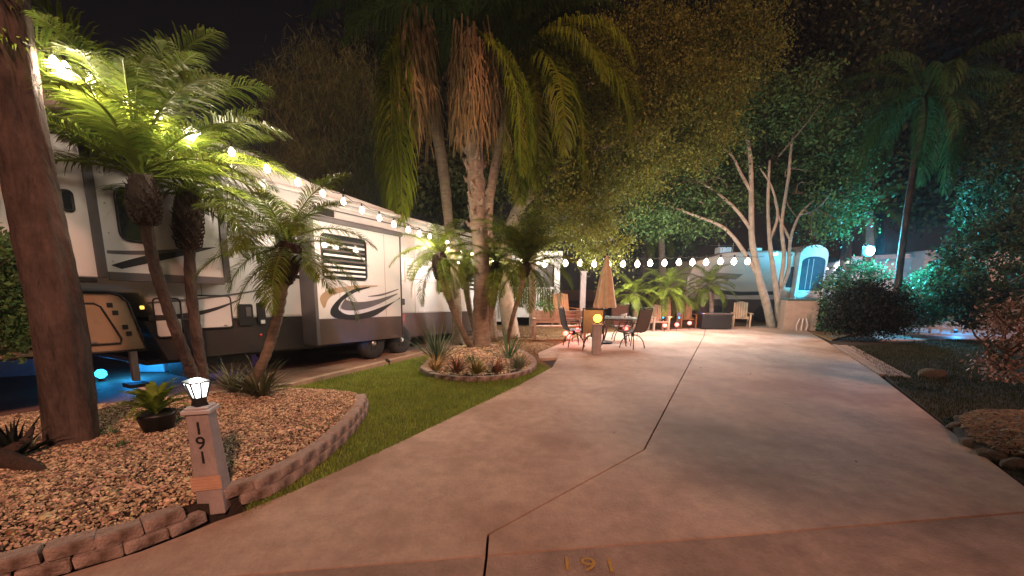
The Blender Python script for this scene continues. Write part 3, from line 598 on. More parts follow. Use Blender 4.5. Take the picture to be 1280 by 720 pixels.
# ------------------------------------------------------------------ foliage builders
FR = {}
def frond_mesh(kind, e0, seed):
    key = (kind, e0, seed)
    if key in FR: return FR[key]
    rr = np.random.default_rng(seed * 131 + e0 + 500 + len(kind) * 17)
    if kind == 'pygmy': Lr, nl, ll, wd, bend, droop, mt, start = 1.0, 72, .25, .0095, R(72), .45, 'frond', .14
    elif kind == 'queen': Lr, nl, ll, wd, bend, droop, mt, start = 1.0, 84, .25, .0085, R(88), 1.1, 'queenfrond', .12
    elif kind == 'dead': Lr, nl, ll, wd, bend, droop, mt, start = 1.0, 15, .15, .017, R(8), 1.6, 'dead', .15
    elif kind == 'fern': Lr, nl, ll, wd, bend, droop, mt, start = 1.0, 36, .12, .03, R(80), .2, 'fern', .08
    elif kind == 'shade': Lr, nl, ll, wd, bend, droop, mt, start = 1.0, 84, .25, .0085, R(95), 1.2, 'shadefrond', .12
    elif kind == 'fan': Lr, nl, ll, wd, bend, droop, mt, start = 1.0, 20, .42, .022, R(40), .3, 'frond', .62
    bend *= rr.uniform(.8, 1.15); e0r = R(e0); N = 14; pts = [np.zeros(3)]
    side = rr.uniform(-.25, .25)
    for i in range(N):
        tt = (i + .5) / N; th = max(e0r - bend * tt ** 1.25, -PI / 2 * .97)
        az = side * tt
        pts.append(pts[-1] + Lr / N * np.array([math.cos(th) * math.cos(az), math.cos(th) * math.sin(az), math.sin(th)]))
    pts = np.array(pts); V = []; Fc = []
    # rachis
    for i in range(N + 1):
        r_ = .014 * (1 - .85 * i / N); T = pts[min(i + 1, N)] - pts[max(i - 1, 0)]; T /= np.linalg.norm(T)
        sd_ = np.cross(T, [0, 0, 1.0]); sd_ /= max(np.linalg.norm(sd_), 1e-6); up = np.cross(sd_, T)
        V += [pts[i] + sd_ * r_, pts[i] + up * r_ * .8, pts[i] - sd_ * r_, pts[i] - up * r_ * .6]
    for i in range(N):
        for k in range(4): Fc.append((i * 4 + k, i * 4 + (k + 1) % 4, i * 4 + 4 + (k + 1) % 4, i * 4 + 4 + k))
    for j in range(nl):
        tt = start + (1 - start) * (j + .5) / nl; f = tt * N; i = min(int(f), N - 1); p = pts[i] + (pts[i + 1] - pts[i]) * (f - i)
        T = pts[i + 1] - pts[i]; T /= np.linalg.norm(T); sd_ = np.cross(T, [0, 0, 1.0]); sd_ /= max(np.linalg.norm(sd_), 1e-6); up = np.cross(sd_, T)
        prof = math.sin(PI * min(max((tt - start) / (1 - start) * .86 + .12, 0), 1)) ** .7
        for sg in (-1, 1):
            l_ = ll * prof * rr.uniform(.85, 1.12); fa = R(52) - R(30) * (1 - tt) + rr.uniform(-.12, .12)
            if kind == 'fan': fa = R(90) - R(100) * (j / nl) + rr.uniform(-.05, .05); l_ = ll * rr.uniform(.85, 1.1)
            if kind == 'dead': fa = R(72) + rr.uniform(-.35, .25); l_ = rr.uniform(.12, .42)
            d1 = sg * sd_ * math.cos(fa) + T * math.sin(fa) + up * rr.uniform(.05, .4); d1 /= np.linalg.norm(d1)
            d2 = d1 + np.array([0, 0, -droop]) * rr.uniform(.7, 1.3); d2 /= np.linalg.norm(d2)
            d3 = d2 + np.array([0, 0, -droop]) * rr.uniform(.7, 1.3); d3 /= np.linalg.norm(d3)
            wv = np.cross(d1, up); wv /= max(np.linalg.norm(wv), 1e-6); wv = wv * wd / 2
            a = p; b = a + d1 * l_ * .36; c = b + d2 * l_ * .34; d = c + d3 * l_ * .30; o = len(V)
            V += [a - wv * .5, a + wv * .5, b + wv, b - wv, c + wv * .7, c - wv * .7, d]
            Fc += [(o, o + 1, o + 2, o + 3), (o + 3, o + 2, o + 4, o + 5), (o + 5, o + 4, o + 6)]
    me = bpy.data.meshes.new('frond'); me.from_pydata([tuple(v) for v in V], [], Fc); me.materials.append(M[mt]); me.update(); FR[key] = me; return me
def crown(parent, top, kind, n, L_, elev, seed, az0=0.0, azr=2 * PI, name='frond', zj=.1, ro=0.0):
    rr = random.Random(seed)
    for i in range(n):
        e = elev[int(i / n * len(elev))] ; az = az0 + azr * ((i * .381966 * 1.0) % 1.0) + rr.uniform(-.15, .15)
        if kind == 'pygmy' and L_ > 1.4 and e < 30 and math.sin(az + math.atan2(top[1] * 0 + 1, .9) - PI / 4) < -.55: e = 58
        inst(name, frond_mesh(kind, e, rr.randrange(3)), parent, (top[0] + ro * math.cos(az) * rr.uniform(.5, 1.2), top[1] + ro * math.sin(az) * rr.uniform(.5, 1.2), top[2] + rr.uniform(-zj, zj)), (rr.uniform(-.06, .06), rr.uniform(-.06, .06), az), L_ * rr.uniform(.85, 1.1))
def palm(name, label, cat, path, radii, kind, n, L_, elev, seed, bark='palmbark', boots=0.0, dead=0, deadL=1.0, group=None, rings=.06, az0=0.0, azr=2 * PI, extra=()):
    base = Vector(path[0]); t = thing(name, label, cat, base, 0, group); sp = smooth_path(path, 8); m = len(sp) - 1
    rad = []
    for i in range(len(sp)):
        f = i / m * (len(radii) - 1); k = min(int(f), len(radii) - 2); rad.append((radii[k] + (radii[k + 1] - radii[k]) * (f - k)) * (1 + rings * (1 if i % 2 else -1)))
    MB().tube([p - base for p in sp], rad, 14, lobes=.03, seed=seed).build('trunk', M[bark], t, smooth=True)
    top = sp[-1] - base; dn = (sp[-1] - sp[-4]).normalized()
    if boots:
        b = MB(); rr = random.Random(seed); Ln = boots; ks = int(Ln / .045)
        b.tube([top - dn * Ln, top - dn * Ln * .8, top - dn * Ln * .35, top + dn * .05], [radii[-1] * .95, radii[-1] * 1.45, radii[-1] * 1.9, radii[-1] * 1.2], 10, lobes=.12, seed=seed)
        for k in range(ks):
            for q in range(9):
                a = q * 2 * PI / 9 + k * .5; f = k / ks; p = top - dn * Ln * (1 - f); r0 = radii[-1] * (1.2 + .6 * math.sin(PI * min(f + .1, 1)))
                dv = Vector((math.cos(a), math.sin(a), .0)); b.tube([p + dv * r0 * .7, p + dv * (r0 + .025) + Vector((0, 0, .03)), p + dv * (r0 + .05 * rr.uniform(.4, 1.2)) + Vector((0, 0, .075))], [.018, .014, .003], 4, False)
        b.build('leaf_bases', M['boot'], t)
    if n: crown(t, top, kind, n, L_, elev, seed, az0, azr)
    for e, az, l_ in extra: inst('frond', frond_mesh('queen', e, 1), t, top, (0, 0, R(az)), l_)
    if dead: crown(t, top - dn * .1, 'dead', dead, deadL, [-80, -86], seed + 5, name='dead_frond', zj=.3, ro=.32)
    return t
def leaves(name, blobs, n, size, m, parent=None, seed=0, cl=26, spread=.35, aspect=.5, shell=.5, up=0.0, off=(0, 0, 0), kind=None, hang=0.0):
    """many small leaf faces gathered in clumps through the crown's volume"""
    rr = np.random.default_rng(seed + 1000); B = np.array(blobs, float); vol = B[:, 3] * B[:, 4] * B[:, 5]; pr = vol ** .8; pr /= pr.sum()
    nc = max(3, n // cl); bi = rr.choice(len(B), nc, p=pr); d = rr.normal(0, 1, (nc, 3)); d /= np.linalg.norm(d, axis=1)[:, None]
    rad = rr.uniform(shell, 1.0, nc)[:, None] ** .6 * rr.uniform(.75, 1.12, nc)[:, None]
    C_ = B[bi, :3] + d * rad * B[bi, 3:6]; ci = np.repeat(np.arange(nc), cl); nn = len(ci); cs = rr.uniform(.5, 1.4, nc)[ci][:, None]
    o = rr.normal(0, spread, (nn, 3)) * cs; o[:, 2] *= .7
    if hang: o[:, 2] = -np.abs(o[:, 2]) * hang
    p = C_[ci] + o - np.array(off)
    a = rr.normal(0, 1, (nn, 3)); a[:, 2] += up * 3
    if hang: a[:, 2] -= 1.0
    a /= np.linalg.norm(a, axis=1)[:, None]
    b = np.cross(a, rr.normal(0, 1, (nn, 3))); b /= np.linalg.norm(b, axis=1)[:, None]
    s_ = size * rr.uniform(.6, 1.35, nn)[:, None]; V = np.empty((nn, 4, 3))
    V[:, 0] = p - a * s_; V[:, 1] = p + b * s_ * aspect; V[:, 2] = p + a * s_; V[:, 3] = p - b * s_ * aspect
    return npmesh(name, V.reshape(-1, 3), np.arange(4 * nn).reshape(-1, 4), m, parent, kind)
def limbs(t, paths, base, m='palebark', name='limb', n=9):
    for k, (pts, rads) in enumerate(paths):
        sp = smooth_path(pts, 6); mm = len(sp) - 1
        rad = [rads[0] + (rads[1] - rads[0]) * (i / mm) for i in range(mm + 1)]
        MB().tube([p - base for p in sp], rad, n, lobes=.06, seed=k).build('trunk' if k == 0 else name, M[m], t, smooth=True)
def twigs(t, base, blobs, n, seed, m='twig', r=.012, root=None):
    rr = random.Random(seed); b = MB()
    for k in range(n):
        B = rr.choice(blobs); dv = Vector((rr.gauss(0, 1), rr.gauss(0, 1), rr.gauss(0, .7))).normalized()
        e = Vector(B[:3]) + Vector((dv.x * B[3], dv.y * B[4], dv.z * B[5])) * rr.uniform(.6, 1); s_ = Vector(root or B[:3]).lerp(Vector(B[:3]), rr.uniform(.3, 1))
        mid = s_.lerp(e, .5) + Vector((rr.gauss(0, .2), rr.gauss(0, .2), rr.gauss(.1, .15)))
        b.tube([p - base for p in smooth_path([s_, mid, e], 3)], [r * 2.2, r * 2, r * 1.7, r * 1.4, r, r * .7, r * .4], 4, False)
    b.build('twigs', M[m], t, kind='stuff')
def blob(x, y, Y, rpx, rpy, ry=None):
    c = P(x, y, Y); k = Y / ray(x, y)[1]; return (*c, rpx * k, ry or (rpx * k * .9), rpy * k * 1.1)
def strap_plant(name, label, loc, n, L_, wd, m, seed, cat='plant', spread=1.0, up=.6, group=None):
    rr = random.Random(seed); t = thing(name, label, cat, loc, 0, group); b = MB()
    for k in range(n):
        a = rr.uniform(0, 2 * PI); l_ = L_ * rr.uniform(.65, 1.1); el = R(rr.uniform(25, 88)) * up + R(90) * (1 - up) * rr.random(); dr = rr.uniform(.5, 1.6) * spread
        p = Vector((math.cos(a) * .02, math.sin(a) * .02, 0)); sd_ = Vector((-math.sin(a), math.cos(a), 0)); N = 5; V = []
        for i in range(N + 1):
            f = i / N; w_ = wd * .5 * (1 - f ** 2.2) * (.6 + .4 * math.sin(PI * min(f * 1.6, 1)))
            V += [p - sd_ * w_, p + Vector((0, 0, -w_ * .4)), p + sd_ * w_]; th = el - dr * f * f
            p = p + Vector((math.cos(a) * math.cos(th), math.sin(a) * math.cos(th), math.sin(th))) * l_ / N
        b.add(V, [(i * 3 + j, i * 3 + j + 1, i * 3 + j + 4, i * 3 + j + 3) for i in range(N) for j in (0, 1)])
    b.build('foliage', m, t); return t

# ------------------------------------------------------------------ leaning left trunk
Y0 = 3.75
pts = [P(93, 574, 3.62), P(88, 520, 3.66), P(72, 400, 3.72), P(52, 300, 3.8), P(34, 200, 3.9), P(18, 100, 4.0), P(6, -5, 4.1), P(-8, -140, 4.25), P(-20, -280, 4.4)]
base = Vector(pts[0]); base.z = .1
t = thing('leaning_tree', 'thick brown leaning trunk in the gravel at the left edge of the picture', 'tree', base)
sp = smooth_path(pts, 8); V = []; n = 28; rr = random.Random(3)
rads = np.interp(np.linspace(0, 1, len(sp)), [0, .06, .2, .5, .75, 1], [.20, .172, .165, .155, .135, .12])
ph = [rr.uniform(0, 6) for _ in range(6)]
for i, p in enumerate(sp):
    f = i / len(sp)
    for k in range(n):
        a = 2 * PI * k / n
        rd = rads[i] * (1 + .10 * math.cos(2 * (a - .5 - f * .8)) + .05 * math.sin(5 * a + f * 9 + ph[0]) + .03 * math.sin(11 * a - f * 14 + ph[1]) + .025 * rr.uniform(-1, 1) - .17 * math.exp(-((math.atan2(math.sin(a + PI * .32 - f * .5), math.cos(a + PI * .32 - f * .5))) / .16) ** 2))
        V.append((p.x - base.x + rd * math.cos(a), p.y - base.y + rd * math.sin(a), p.z - base.z))
Fc = [(i * n + k, i * n + (k + 1) % n, (i + 1) * n + (k + 1) % n, (i + 1) * n + k) for i in range(len(sp) - 1) for k in range(n)]
MB().add(V, Fc + [tuple(range(n))[::-1]]).build('trunk', M['bark'], t, smooth=True)
leaves('crown', [(-5.2, 4.6, 8.6, 2.2, 2.2, 1.4)], 4000, .09, M['leaf'], t, 5, off=base)

# ------------------------------------------------------------------ pygmy date palms beside the camper
palm('pygmy_date_palm', 'largest lit pygmy date palm with full yellow-green crown behind the 191 post', 'palm', [(*G(247, 486), .1), P(232, 445, 6.0), P(208, 380, 5.7), P(188, 310, 5.5), P(178, 222, 5.3)], [.085, .075, .068, .065, .08], 'pygmy', 46, 1.95, [80, 70, 58, 45, 32, 18, 5], 11, boots=.55, bark='bark')
palm('pygmy_date_palm', 'straighter pygmy date palm just right of the largest one, shaggy under its crown', 'palm', [(*G(256, 484), .1), P(246, 420, 6.2), P(238, 350, 6.1), P(236, 240, 6.0)], [.085, .075, .07, .07, .085], 'pygmy', 30, 1.55, [70, 55, 40, 25, 8, -8], 12, boots=.75, bark='bark')
palm('pygmy_date_palm', 'short leaning pygmy date palm in front of the camper utility panels', 'palm', [(*G(308, 503), .1), P(330, 450, 5.3), P(347, 395, 5.3), P(352, 350, 5.3), P(362, 308, 5.3)], [.075, .06, .06, .09, .09], 'pygmy', 24, 1.1, [68, 50, 32, 15, 0, -20], 13, boots=.5)

# ------------------------------------------------------------------ palm island
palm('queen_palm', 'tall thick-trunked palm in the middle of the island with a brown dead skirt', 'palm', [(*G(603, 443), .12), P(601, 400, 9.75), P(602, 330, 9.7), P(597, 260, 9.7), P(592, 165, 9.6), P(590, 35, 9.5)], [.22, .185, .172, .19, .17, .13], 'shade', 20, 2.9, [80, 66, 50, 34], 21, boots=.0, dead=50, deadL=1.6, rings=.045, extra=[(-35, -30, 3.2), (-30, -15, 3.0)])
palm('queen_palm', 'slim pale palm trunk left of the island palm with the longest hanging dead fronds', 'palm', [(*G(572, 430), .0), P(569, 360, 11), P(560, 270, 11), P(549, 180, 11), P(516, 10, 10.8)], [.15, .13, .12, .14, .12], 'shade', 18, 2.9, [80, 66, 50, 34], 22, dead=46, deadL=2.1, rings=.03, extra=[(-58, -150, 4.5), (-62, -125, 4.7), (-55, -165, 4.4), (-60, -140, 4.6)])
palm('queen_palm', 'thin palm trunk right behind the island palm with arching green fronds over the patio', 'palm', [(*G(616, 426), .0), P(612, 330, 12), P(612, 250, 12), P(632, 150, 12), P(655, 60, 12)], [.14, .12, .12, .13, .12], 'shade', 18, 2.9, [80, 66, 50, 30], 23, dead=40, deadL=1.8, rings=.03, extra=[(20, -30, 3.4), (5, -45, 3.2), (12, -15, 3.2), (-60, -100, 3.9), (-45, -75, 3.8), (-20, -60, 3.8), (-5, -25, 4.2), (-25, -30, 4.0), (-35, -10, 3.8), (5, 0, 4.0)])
palm('island_date_palm', 'curved pygmy date palm on the left of the island arching over the camper rear', 'palm', [(*G(590, 442), .1), P(580, 418, 9.2), P(564, 380, 8.8), P(553, 345, 8.6), P(549, 318, 8.5)], [.07, .065, .07, .09, .08], 'pygmy', 26, 1.05, [62, 38, 15, -8, -30], 31, boots=.5)
palm('island_date_palm', 'small dark-stemmed date palm directly behind the thick island palm', 'palm', [(*G(600, 438), .1), P(590, 400, 10.3), P(583, 360, 10.3), P(582, 325, 10.3)], [.07, .065, .08, .08], 'pygmy', 20, 1.1, [62, 35, 10, -15], 32, boots=.5)
palm('island_date_palm', 'date palm whose dark shaft shows just right of the thick island palm', 'palm', [(*G(608, 438), .1), P(612, 400, 10.1), P(617, 370, 10), P(620, 330, 10)], [.07, .065, .09, .08], 'pygmy', 20, 1.2, [62, 35, 10, -15], 33, boots=.45)
palm('island_date_palm', 'date palm with deep green fronds at the right end of the island', 'palm', [(*G(634, 433), .1), P(640, 400, 9.8), P(650, 365, 9.8), P(658, 330, 9.8)], [.06, .05, .055, .06], 'pygmy', 34, 1.5, [75, 50, 28, 8, -15, -30], 34, boots=.3)
isp = lambda x, y, z=.15: (*G(x, y, z), z)
def scars(t, path, z0, z1, rad, n, seed, m='palmbark'):
    rr = random.Random(seed); b = MB(); sp = [Vector(q) for q in smooth_path(path, 12)]; base = Vector(t.location)
    for k in range(n):
        z = z0 + (z1 - z0) * k / n; i = min(range(len(sp)), key=lambda j: abs(sp[j].z - z)); c = Vector((sp[i].x, sp[i].y, z)) - base; a = k * 2.4 + rr.uniform(-.3, .3)
        w_ = .5; pts = [c + Vector((math.cos(a + u * w_), math.sin(a + u * w_), 0)) * rad * (1.0 + .1 * (1 - abs(u))) + Vector((0, 0, .07 * u * rr.choice((-1, 1)) + .02)) for u in (-1, -.5, 0, .5, 1)]
        tip = c + Vector((math.cos(a), math.sin(a), 0)) * (rad + .06 + rr.uniform(0, .05)) + Vector((0, 0, .12))
        b.tube(pts, [.015, .03, .04, .03, .015], 5); b.tube([pts[2], tip], [.045, .02], 5)
    return b.build('leaf_scars', M[m], t)
big = bpy.data.objects['queen_palm']; BP = [P(602, 330, 9.7), P(597, 260, 9.7), P(592, 165, 9.6), P(590, 35, 9.5)]
scars(big, BP, P(600, 300, 9.7)[2], P(592, 90, 9.6)[2], .18, 46, 4)
strap_plant('yucca', 'spiky blue-green yucca at the left end of the palm island', isp(547, 452), 90, .9, .03, mat('yuccaleaf', (.10, .15, .08), (.06, .10, .055), rough=.5, island=.3, transl=.2), 1, spread=.3)
strap_plant('dry_grass_clump', 'straw coloured grass clump at the near left of the palm island', isp(545, 464), 110, .45, .014, mat('straw', (.45, .32, .13), (.3, .2, .08), rough=.8, island=.3), 2)
strap_plant('grey_shrub', 'silvery green tuft at the right of the palm island', isp(648, 461), 130, .42, .018, mat('silver', (.22, .26, .17), (.15, .19, .12), rough=.7, island=.3), 3)
strap_plant('flax_clump', 'upright dark green strap plant below the right date palm', isp(636, 449), 50, .8, .025, M['shrubleaf'], 4, spread=.3)
strap_plant('bromeliad', 'reddish brown bromeliad at the front centre of the palm island', isp(572, 466), 70, .42, .03, mat('redleaf', (.26, .12, .06), (.16, .07, .04), rough=.5, island=.3), 5)
strap_plant('bromeliad', 'yellow-green bromeliad beside the red one on the palm island', isp(596, 467), 70, .38, .03, mat('yelleaf', (.30, .25, .07), (.2, .17, .05), rough=.5, island=.3), 6)
strap_plant('bromeliad', 'orange bromeliad at the front right of the palm island', isp(620, 466), 70, .36, .03, MATS['redleaf'], 7)
strap_plant('bromeliad', 'small green bromeliad at the foot of the thick palm trunk', isp(590, 455), 40, .3, .025, M['shrubleaf'], 8)
# ------------------------------------------------------------------ plants of the big bed
bp = lambda x, y, z=.17: (*G(x, y, z), z)
strap_plant('aloe_clump', 'spiky green aloe clump at the foot of the short leaning palm', bp(325, 496), 150, .62, .028, mat('aloe', (.12, .13, .055), (.07, .085, .04), rough=.5, island=.35), 9, spread=.9)
strap_plant('aloe_clump', 'smaller aloe clump just left of the leaning palm stem', bp(293, 490), 100, .52, .026, MATS['aloe'], 10, spread=.9)
strap_plant('agave', 'dark agave with long curved leaves at the lower left of the gravel bed', bp(20, 572), 30, .45, .05, M['darkleaf'], 12, spread=.9)
strap_plant('sprig', 'little green sprig in the gravel right of the big trunk', bp(150, 560), 30, .12, .012, M['shrubleaf'], 13)
strap_plant('sprig', 'small weed between the potted fern and the trunk', bp(140, 545), 24, .14, .012, M['shrubleaf'], 14)
a = Vector(bp(5, 588)); lg = thing('driftwood_log', 'dark driftwood log lying in the gravel below the agave', 'log', a)
MB().tube([(-.5, .1, .05), (-.1, .05, .08), (.2, 0, .04), (.42, -.05, -.01)], [.09, .08, .05, .02], 9, lobes=.15).build('wood', M['boot'], lg, smooth=True); MB().tube([(-.1, .05, .08), (.0, .2, .18), (-.05, .3, .25)], [.05, .03, .015], 7, lobes=.1).build('stub', M['boot'], lg, smooth=True)
fp = bp(199, 538); t = thing('potted_fern', 'bright green fern in a black pot on the gravel', 'potted plant', fp)
MB().lathe([(.12, 0), (.155, .16), (.165, .165), (.165, .19), (.14, .19), (.13, .16), (0, .16)], n=20).build('pot', M['pot'], t, smooth=True)
rr = random.Random(5)
for k in range(46):
    e = rr.choice([85, 74, 60, 45]); o = inst('fern_leaf', frond_mesh('fern', e, rr.randrange(3)), t, (0, 0, .17), (0, 0, rr.uniform(0, 2 * PI)), .40 * rr.uniform(.8, 1.1))

# ------------------------------------------------------------------ string lights
BME = None
def bulb_meshes():
    global BME
    if BME is None:
        a = MB().lathe([(.012, 0), (.022, -.02), (.040, -.045), (.046, -.075), (.036, -.105), (.014, -.12), (0, -.121)], n=12).mesh('bulb', M['bulb'], True)
        b = MB().lathe([(.014, -.005), (.016, .0), (.016, .045), (.0, .05)], n=10).mesh('socket', M['wire'], True); BME = (a, b)
    return BME
def string_lights(label, bulbs, energy, sag=.04, ends=(), sc=1.0, lamp_every=1, col=(1, .82, .64), boost=0):
    base = Vector(bulbs[0]); t = thing('string_lights', label, 'string lights', base); a, b = bulb_meshes(); pth = []
    seq = ([Vector(ends[0])] if ends else []) + [Vector(p) for p in bulbs] + ([Vector(ends[1])] if len(ends) > 1 else [])
    for p, q in zip(seq, seq[1:]): pth += [p + Vector((0, 0, .05)) - base, p.lerp(q, .5) - base + Vector((0, 0, .05 - sag))]
    pth.append(seq[-1] - base + Vector((0, 0, .05))); MB().tube(pth, .006, 5).build('wire', M['wire'], t)
    for i, p in enumerate(bulbs):
        q = Vector(p) - base; o = inst('bulb', a, t, q, (0, 0, 0), sc); s_ = inst('socket', b, o, (0, 0, 0))
        point_light(q + Vector((0, 0, -.17 * sc)), col, energy * (1.5 if i < boost else 1), .05, t)
def onlat(x, y, lat):
    r = ray(x, y); l = r[0] * NV[0] + r[1] * NV[1]; t_ = lat / l; return (r[0] * t_, r[1] * t_, CH + r[2] * t_)
LB = [(66, 73), (80, 80), (112, 99), (155, 122), (196, 142), (236, 163), (289, 188), (333, 209), (372, 226), (403, 240), (429, 251), (452, 262), (474, 272), (492, 280), (510, 287), (524, 292), (537, 296), (559, 304)]
LAT0 = -5.5
string_lights('warm white string lights running down along the camper roof edge', [onlat(x, y - 4, float(np.interp(x, [90, 150, 230, 340], [-5.6, -5.9, -6.0, -5.5]))) for x, y in LB], 24, ends=(P(30, 60, 4.0),), sc=.85, boost=8)
string_lights('string lights sagging between the island palms', [P(x, y, 10.6) for x, y in [(560, 309), (576, 313), (590, 315), (573, 326), (607, 317), (617, 323), (622, 326), (652, 324)]], 30, sc=.75)
RBp = [(681, 328), (707, 327), (725, 327), (743, 328), (761, 328), (779, 328), (797, 328), (813, 327), (831, 327), (849, 326), (866, 326), (883, 326), (901, 325), (918, 325), (935, 325)]
string_lights('straight row of warm string lights across the back of the patio', [P(x, y - 3, 13.2) for x, y in RBp], 68, sc=1.7, col=(1, .90, .84), ends=(P(665, 322, 12.9), P(955, 322, 14.5)))

# ------------------------------------------------------------------ patio
def slat_post(name, label, x, y, wdt, top, m='wood', **k):
    a = G(x, y); t = thing(name, label, 'post', (a[0], a[1], 0)); MB().box((0, 0, top / 2), (wdt, wdt, top)).build('post_shaft', M[m], t, bevel=.01); MB().box((0, 0, top + .015), (wdt * 1.25, wdt * 1.25, .03)).build('cap', M[m], t, bevel=.006); return t
slat_post('wooden_post', 'grey wooden post standing in mulch right of the palm island', 665, 421, .19, 2.45)
slat_post('wooden_post', 'pale post behind the closed umbrella left side', 727, 408, .20, 2.05, 'postpaint')
t = slat_post('lamp_post', 'short grey post on the patio with a glowing amber lamp', 745, 443, .19, .68, 'postpaint')
MB().lathe([(.03, 0), (.05, .03), (.0, .03)], (0, 0, .71)).build('lamp_base', M['darkmetal'], t); MB().lathe([(.03, 0), (.085, .05), (.10, .11), (.06, .17), (0, .18)], (0, 0, .74), 14).build('lamp_globe', M['bulbamber'], t, smooth=True)
point_light((0, -.0, 1.05), (1, .45, .08), 7, .08, t)
# bench
a = G(698, 424); t = thing('garden_bench', 'weathered wooden garden bench between the grey post and the patio chairs', 'bench', (a[0], a[1], 0), R(4))
Wd = 1.55
for k in range(4): MB().box((0, .22 + .02 * k, .50 + .095 * k), (Wd, .03, .085)).build('back_slat', M['wood'], t, bevel=.006)
for k in range(4): MB().box((0, -.18 + k * .105, .40), (Wd, .09, .03)).build('seat_slat', M['wood'], t, bevel=.006)
for s_ in (-1, 1):
    x = s_ * (Wd / 2 - .04)
    MB().box((x, -.2, .3), (.07, .07, .6)).build('leg', M['wood'], t, bevel=.008); MB().box((x, .2, .42), (.07, .07, .84)).build('leg', M['wood'], t, bevel=.008)
    MB().box((x, .0, .615), (.09, .5, .03)).build('armrest', M['wood'], t, bevel=.008)
# table + umbrella
tc_ = P(768, 430, 11.2); tx, ty = tc_[0], 11.2
t = thing('patio_table', 'round glass-topped patio table under the closed umbrella', 'table', (tx, ty, 0))
MB().lathe([(0, .705), (.56, .705), (.56, .715), (0, .715)], n=32).build('glass_top', M['tableglass'], t)
MB().tube([(.575 * math.cos(a * PI / 16), .575 * math.sin(a * PI / 16), .708) for a in range(33)], .016, 6).build('rim', M['darkmetal'], t)
for k in range(4):
    a = k * PI / 2 + .5; MB().tube(smooth_path([(.5 * math.cos(a), .5 * math.sin(a), .70), (.32 * math.cos(a), .32 * math.sin(a), .42), (.45 * math.cos(a), .45 * math.sin(a), .0)], 5), .014, 6).build('leg', M['darkmetal'], t)
ux = P(760, 330, 11.3)[0]
t = thing('patio_umbrella', 'closed tan patio umbrella rising behind the table', 'umbrella', (ux, 11.45, 0))
MB().tube([(0, 0, 0), (0, 0, 2.38)], .022, 8).build('pole', M['darkmetal'], t); MB().lathe([(.26, 0), (.26, .05), (.06, .08), (0, .08)]).build('base', M['darkmetal'], t)
V = []; n = 24; zs = [2.34, 2.2, 1.9, 1.55, 1.25, 1.02, .98]; rs = [.02, .06, .13, .19, .235, .28, .25]
for z, r_ in zip(zs, rs):
    for k in range(n): q = r_ * (1 + (.16 if k % 3 == 0 else -.12 if k % 3 == 1 else .02)); V.append((q * math.cos(2 * PI * k / n), q * math.sin(2 * PI * k / n), z + (0 if k % 3 else -.02)))
MB().add(V, [(i * n + k, i * n + (k + 1) % n, (i + 1) * n + (k + 1) % n, (i + 1) * n + k) for i in range(len(zs) - 1) for k in range(n)]).build('canopy', M['tanfabric'], t)
MB().tube([(.2 * math.cos(a * PI / 8), .2 * math.sin(a * PI / 8), 1.35) for a in range(17)], .014, 5).build('tie', M['tanfabric'], t)
MB().lathe([(.02, 2.34), (.03, 2.38), (0, 2.42)]).build('finial', M['darkmetal'], t)
for k, (dx, dy) in enumerate([(.12, -.2), (.22, -.1)]):
    b = tag(MB().lathe([(.035, 0), (.045, .09), (.03, .12), (0, .12)], n=10).build('candle_jar', M['gwhite' if k else 'lampglass'], smooth=True), ['clear glass jar on the patio table', 'white jar on the patio table right of the clear one'][k], 'jar'); b.location = (tx + dx, ty + dy, .716)
def sling_chair(label, x, Y, face, fab):
    """face: world heading (deg) the sitter looks towards"""
    c = P(x, 400, Y); t = thing('patio_chair', label, 'chair', (c[0], Y, 0), R(face - 90), 'sling patio chairs round the glass table')
    fr = M['darkmetal']
    sl_ = MB(); N = 6; V = []
    for i in range(N + 1):
        f = i / N; z = .43 + .56 * f; y = -.2 - .16 * f - .03 * math.sin(PI * f)
        V += [(-.23, y, z), (.23, y, z)]
    sl_.add(V + [(p[0], p[1] - .008, p[2]) for p in V], [(2 * i, 2 * i + 1, 2 * i + 3, 2 * i + 2) for i in range(N)] + [(14 + 2 * i + 1, 14 + 2 * i, 14 + 2 * i + 2, 14 + 2 * i + 3) for i in range(N)]).build('backrest', M[fab], t)
    MB().box((0, .03, .425), (.46, .46, .012)).build('seat', M[fab], t)
    MB().tube(smooth_path([(-.24, .26, .42), (-.24, -.2, .43), (-.24, -.36, .98), (-.2, -.385, 1.02), (.2, -.385, 1.02), (.24, -.36, .98), (.24, -.2, .43), (.24, .26, .42)], 3), .014, 6).build('frame', fr, t, smooth=True)
    for s_ in (-1, 1):
        MB().tube(smooth_path([(s_ * .25, -.28, .66), (s_ * .28, .0, .67), (s_ * .28, .2, .64), (s_ * .26, .24, .42)], 4), .013, 6).build('armrest', fr, t, smooth=True)
    for a in (45, 135, 225, 315):
        u, v = math.cos(R(a)), math.sin(R(a)); MB().tube(smooth_path([(0, 0, .34), (u * .14, v * .14, .31), (u * .26, v * .26, .18), (u * .31, v * .31, .0)], 4), .013, 6).build('leg', fr, t, smooth=True)
    MB().tube([(0, 0, .3), (0, 0, .42)], .04, 8).build('swivel', fr, t)
    return t
sling_chair('blue-grey sling chair seen side-on at the left of the table', 718, 10.9, 10, 'slingblue')
sling_chair('tan sling chair glowing behind the amber post lamp', 741, 10.4, 80, 'sling')
sling_chair('grey-tan sling chair on the far side of the table', 777, 12.0, -95, 'slinggrey')
sling_chair('dark sling chair with its back to us at the right of the table', 792, 10.55, 125, 'slinggrey')
